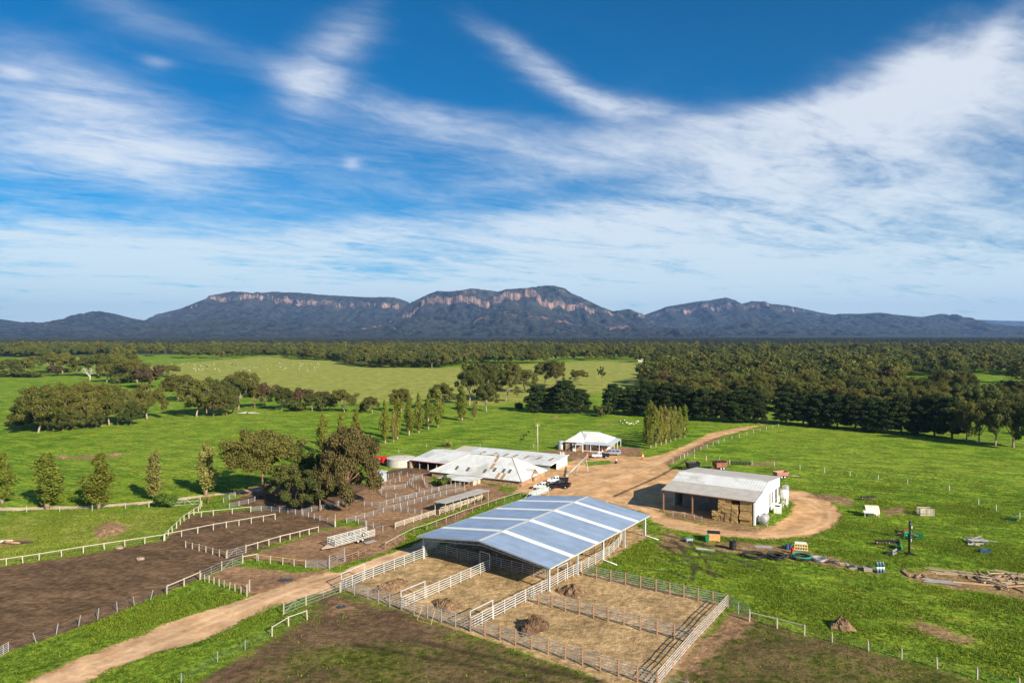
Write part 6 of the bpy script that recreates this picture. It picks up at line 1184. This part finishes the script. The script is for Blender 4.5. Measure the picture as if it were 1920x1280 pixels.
# timber heaps
def timbers(n, cx, cy, sx, sy, lmin, lmax, ang, m, label, w=.2, zmax=.3, spread=.25, seed=0, grp='old timbers on the grass'):
    rr = random.Random(seed)
    for i in range(n):
        g = G(cx+rr.uniform(-sx, sx), cy+rr.uniform(-sy, sy)); L = rr.uniform(lmin, lmax); a = R(ang)+rr.gauss(0, spread); z = rr.uniform(.08, zmax)
        o = link('timber', unit('box', m)); o.matrix_world = Matrix.Translation((g.x, g.y, z)) @ Matrix.Rotation(a, 4, 'Z') @ Matrix.Rotation(rr.gauss(0, .02), 4, 'Y') @ Matrix.Diagonal((L, w*rr.uniform(.7, 1.3), w*rr.uniform(.5, 1), 1)); tag(o, label, 'timber', grp)
timbers(5, 1704, 1074, 8, 3, 1.6, 2.4, 80, BTIMB, 'dark sleeper in the leftmost timber heap', .26, .2, .15, 1); timbers(5, 1722, 1076, 12, 5, 1.8, 3.2, 10, BTIMB, 'brown plank scattered in the leftmost timber heap', .2, .25, .7, 2)
timbers(9, 1790, 1075, 30, 4, 3.0, 6.0, -22, mat('tan_timber', (.44, .33, .22), .9, var=.3, objrand=.3), 'long pale plank beside the bundle of grey pipes', .18, .22, .08, 3); timbers(6, 1815, 1082, 30, 8, 1.8, 3.0, 70, BTIMB, 'dark bearer lying across the long planks', .26, .2, .25, 4); timbers(1, 1830, 1096, 4, 1, 5.0, 6.5, -22, mat('honey_timber', (.5, .33, .17), .85, var=.2), 'long honey coloured beam nearest the camera', .3, .2, .05, 5)
timbers(26, 1890, 1088, 38, 12, 1.6, 4.6, -22, mat('tan_timber', (.44, .33, .22), .9, var=.3, objrand=.3), 'pale broken timber in the big heap at the right edge', .2, .6, .5, 6); timbers(14, 1895, 1092, 34, 12, 1.6, 4.0, 20, BTIMB, 'brown broken timber in the big heap at the right edge', .24, .6, .8, 7)
timbers(16, 1833, 1018, 13, 6, 1.6, 3.4, -10, mat('silver_timber', (.45, .42, .38), .9, var=.25, objrand=.2), 'silver-grey board in the small heap on the right paddock', .2, .9, .9, 8, 'boards of the small grey heap')
o = put('pipe_bundle', 'bundle of grey steel pipes beside the long planks', 'pipes', 1766, 1092, -20); [stick('pipe', (-2.2+random.uniform(-.4, .3), y+random.uniform(-.2, .2), .06+random.uniform(0, .15)), (2.2+random.uniform(-.4, .3), y+random.uniform(-.25, .25), .06+random.uniform(0, .15)), .08, .08, GALV, o, 'tube') for y in np.linspace(-.7, .7, 14)]
def trough(label, px, py, m, rz=0):
    o = put('water_trough', label, 'trough', px, py, rz); MB().add([(-.8, -.3, 0), (.8, -.3, 0), (.8, .3, 0), (-.8, .3, 0), (-.9, -.42, .5), (.9, -.42, .5), (.9, .42, .5), (-.9, .42, .5), (-.82, -.34, .5), (.82, -.34, .5), (.82, .34, .5), (-.82, .34, .5), (-.75, -.26, .12), (.75, -.26, .12), (.75, .26, .12), (-.75, .26, .12)], [(3, 2, 1, 0)]+[(i, (i+1) % 4, 4+(i+1) % 4, 4+i) for i in range(4)]+[(4+i, 4+(i+1) % 4, 8+(i+1) % 4, 8+i) for i in range(4)]+[(8+i, 8+(i+1) % 4, 12+(i+1) % 4, 12+i) for i in range(4)]+[(12, 13, 14, 15)]).build('basin', m, o); MB().box((-.6, 0, .47), (.3, .5, .08)).build('float_cover', BLK, o)
trough('blue trough below the small grey timber heap', 1846, 1035, BLUEP, -10); trough('dark green trough at the picket line on the right', 1896, 975, mat('dark_green_poly', (.02, .09, .05), .5), -30)
for i in range(8):
    px = 1369+i*5.4; o = put('tyre', 'old tyre in the row by the paddock fence, '+nth(i), 'tyre', px, 869.5+i*.25, 0, 'tyres in a row'); MB().torus((0, 0, .42), .30, .13, 16, 8, Matrix.Rotation(R(90-random.uniform(0, 25)), 3, 'X') @ Matrix.Rotation(random.uniform(-.3, .3), 3, 'Y')).build('tread', TYRE, o, True)
# goal-like frame, logs, stone
o = put('leaning_rack', 'yellowish pipe frame leaning against the front pen fence', 'rack', 795, 1166, -33); [stick('leg', (x, 0, .02), (x+(.25 if x < 0 else -.05), .75, 1.45), .05, .05, PALET, o, 'tube') for x in (-1.2, 1.2)]; stick('foot_rail', (-1.2, 0, .03), (1.2, 0, .03), .06, .06, YELP, o, 'tube')
for i, (px, py, L, a, r) in enumerate(((22, 1019, 3.2, -8, .26), (40, 1018, 4.0, 4, .2), (10, 1016, 2.2, 25, .22))):
    o = put('log', ('thick', 'long dark', 'short pale')[i]+' log lying in the grass at the left edge', 'log', px, py, a); MB().path([(-L/2, 0, r*.9), (-L/6, .06, r), (L/5, -.05, r*.95), (L/2, .08, r*.7)], [r, r*.95, r*.8, r*.5], 9).build('stem', (BTIMB, mat('charred_log', (.05, .04, .035), .95), BARK['dead'])[i], o, True)
o = put('fallen_branch', 'bleached fallen branch below the second gum group', 'branch', 462, 776, 5); b = MB(); b.path([(-4, 0, .4), (-1, .3, .5), (3, -.2, .4), (6, .2, .2)], [.35, .3, .2, .06], 7); [b.path([(x, 0, .45), (x+1.2, y, .9), (x+2.2, y*1.8, 1.0)], [.14, .1, .03], 6) for x, y in ((-2, .8), (0, -.9), (1.5, .7), (3, -.6))]; b.build('wood', BARK['dead'], o, True)
for px, py, lab in ((263, 1049, 'pale boulder in the middle of the brown paddock'), (224, 1029, 'pinkish stone by the white rail fence')):
    o = put('boulder', lab, 'stone', px, py); bm = bmesh.new(); bmesh.ops.create_icosphere(bm, subdivisions=2, radius=.55); rr = random.Random(px)
    for v in bm.verts: v.co = Vector((v.co.x*1.2, v.co.y*.8, v.co.z*.55))*(1+rr.uniform(-.14, .14)); v.co.z += .18
    me = bpy.data.meshes.new('stone'); bm.to_mesh(me); bm.free(); me.materials.append(mat('field_boulder', (.30, .23, .17), .95, var=.2)); link('stone', me, o)
# puddles
WAT = mat('puddle_water', (0.030, 0.026, 0.022), 0.12, var=0.1, spec=0.35)
for px, py, a, b_ in ((535, 1087, 1.3, .42), (640, 1137, .8, .35)):
    g = G(px, py); m = MB(); rr = random.Random(px); m.poly([(g.x+a*math.cos(t_)*rr.uniform(.8, 1.1), g.y+b_*1.7*math.sin(t_)*rr.uniform(.8, 1.1), .045) for t_ in np.linspace(0, 6.283, 22)[:-1]]); tag(m.build('puddle', WAT), kind='structure')
# ------------------------------------------------------------------ animals (specks in the far paddocks)
def beast(wool, L=1.15, h=.8):
    b = MB(); b.lathe([(.04, -L*.5), (.2, -L*.46), (.30, -L*.25), (.31, 0), (.29, L*.25), (.17, L*.46), (.11, L*.56), (.10, L*.68), (.04, L*.82)], 8, (0, 0, h*.68), 'X')
    for x in (-L*.33, L*.33):
        for y in (-.14, .14): b.tube((x, y, 0), (x, y, h*.6), .045, 5, .07)
    return b.mesh('animal', wool, True)
SHEEP = beast(mat('wool', (.60, .56, .47), .95, objrand=.1)); COW = beast(mat('black_hide', (.02, .018, .017), .8), 2.1, 1.4)
for nm, me, lab, cat, grp, n, x0, x1, y0, y1 in (('sheep', SHEEP, 'white sheep grazing in the far pale paddock', 'sheep', 'sheep in the pale paddock', 70, 315, 600, 680, 697), ('cow', COW, 'black cow among the sheep in the far pale paddock', 'cow', 'black cattle among the sheep', 7, 318, 445, 681, 692), ('sheep', SHEEP, 'white sheep resting behind the cottage', 'sheep', 'sheep behind the cottage', 9, 1164, 1196, 788.5, 796.5)):
    for i in range(n):
        o = link(nm, me); g = G(random.uniform(x0, x1) if n != 9 else 1163+i*4.1, random.uniform(y0, y1)); o.location = g; o.rotation_euler.z = random.uniform(0, 6.28); o.scale = [random.uniform(.9, 1.2)*(.75 if n == 9 else .85 if nm == 'sheep' else 1)]*3; tag(o, lab, cat, grp)
for i, (px, py) in enumerate(((978, 827), (982, 822), (985, 818), (991, 812))):
    o = link('cow', COW); o.location = G(px, py); o.scale = (.7, .7, .7); o.rotation_euler.z = i*1.7; tag(o, 'dark calf in the green paddock left of the power pole, '+('nearest', 'second nearest', 'third nearest', 'farthest')[i]+' of four', 'calf', 'calves left of the power pole')
# ------------------------------------------------------------------ tussocks and weeds: standing grass near the camera
GZ = np.where((PY > 68) & (PY < 190) & (np.abs(PX) < PY*0.80) & (zone_id == 0), 1.0, 0.0)
GZ *= np.clip(1-np.clip((Z['olive']+1)/2, 0, 1)*0.93, 0, 1)*np.clip(-Z['spots']+.3, 0, 1)*np.clip(-Z['churn']+.6, .12, 1)*np.clip(-Z['rut'], 0, 1)
GZ *= np.where(PY < 125, 1.0, np.clip(1-(PY-125)/70, .12, 1)); GZ *= .30+1.6*np.clip(vnoise2(PX*.12, PY*.12, 71, 4)+.12, 0, 1)
GZ = GZ*((PX > -105) & (PX < 120))
rg = np.random.default_rng(8); ci = rg.choice(len(PX), 62000, p=GZ/GZ.sum()); n = len(ci); bl = 4
gx, gy = PX[ci]+rg.uniform(-.5, .5, n), PY[ci]+rg.uniform(-.5, .5, n); hgt = rg.uniform(.05, .15, n)*np.where(Z['green'][ci] > 0, 1.1, 1)
b_ = np.repeat(np.arange(n), bl); a_ = rg.uniform(0, 6.283, n*bl); wd = rg.uniform(.03, .09, n*bl); ln = rg.uniform(.03, .14, n*bl); hh_ = hgt[b_]*rg.uniform(.7, 1.2, n*bl)
cx_, cy_ = gx[b_]+rg.normal(0, .12, n*bl), gy[b_]+rg.normal(0, .12, n*bl); ca, sa = np.cos(a_), np.sin(a_); z0 = np.full(n*bl, -.06)
V = np.stack([np.stack([cx_-ca*wd, cy_-sa*wd, z0], -1), np.stack([cx_+ca*wd, cy_+sa*wd, z0], -1), np.stack([cx_+ca*wd*.5-sa*ln, cy_+sa*wd*.5+ca*ln, hh_], -1), np.stack([cx_-ca*wd*.5-sa*ln, cy_-sa*wd*.5+ca*ln, hh_*.95], -1)], 1).reshape(-1, 3)
LM['grass'] = leafmat('grass_blade', (0.090, 0.170, 0.010), (0.260, 0.300, 0.035), 0.0, 0.0, 0.4)
tag(link('grass', quads_mesh('grass', V, LM['grass'])), 'short tussocky grass on the near paddocks and verges', kind='stuff')
# ------------------------------------------------------------------ haze: even thin air over the plain
hb = MB().box((0, 5900, 349), (44000, 22000, 702)); hm = bpy.data.materials.new('haze'); hm.use_nodes = True; k = NT(hm.node_tree)
pv = k.n('ShaderNodeVolumePrincipled'); pv.inputs['Color'].default_value = (0.30, 0.52, 0.98, 1); pv.inputs['Density'].default_value = 0.000042; pv.inputs['Anisotropy'].default_value = 0.1
ou = k.n('ShaderNodeOutputMaterial'); k.L(pv.outputs[0], ou.inputs['Volume'])
tag(hb.build('haze', hm), 'thin blue haze over the plain and the range', None, kind='stuff')
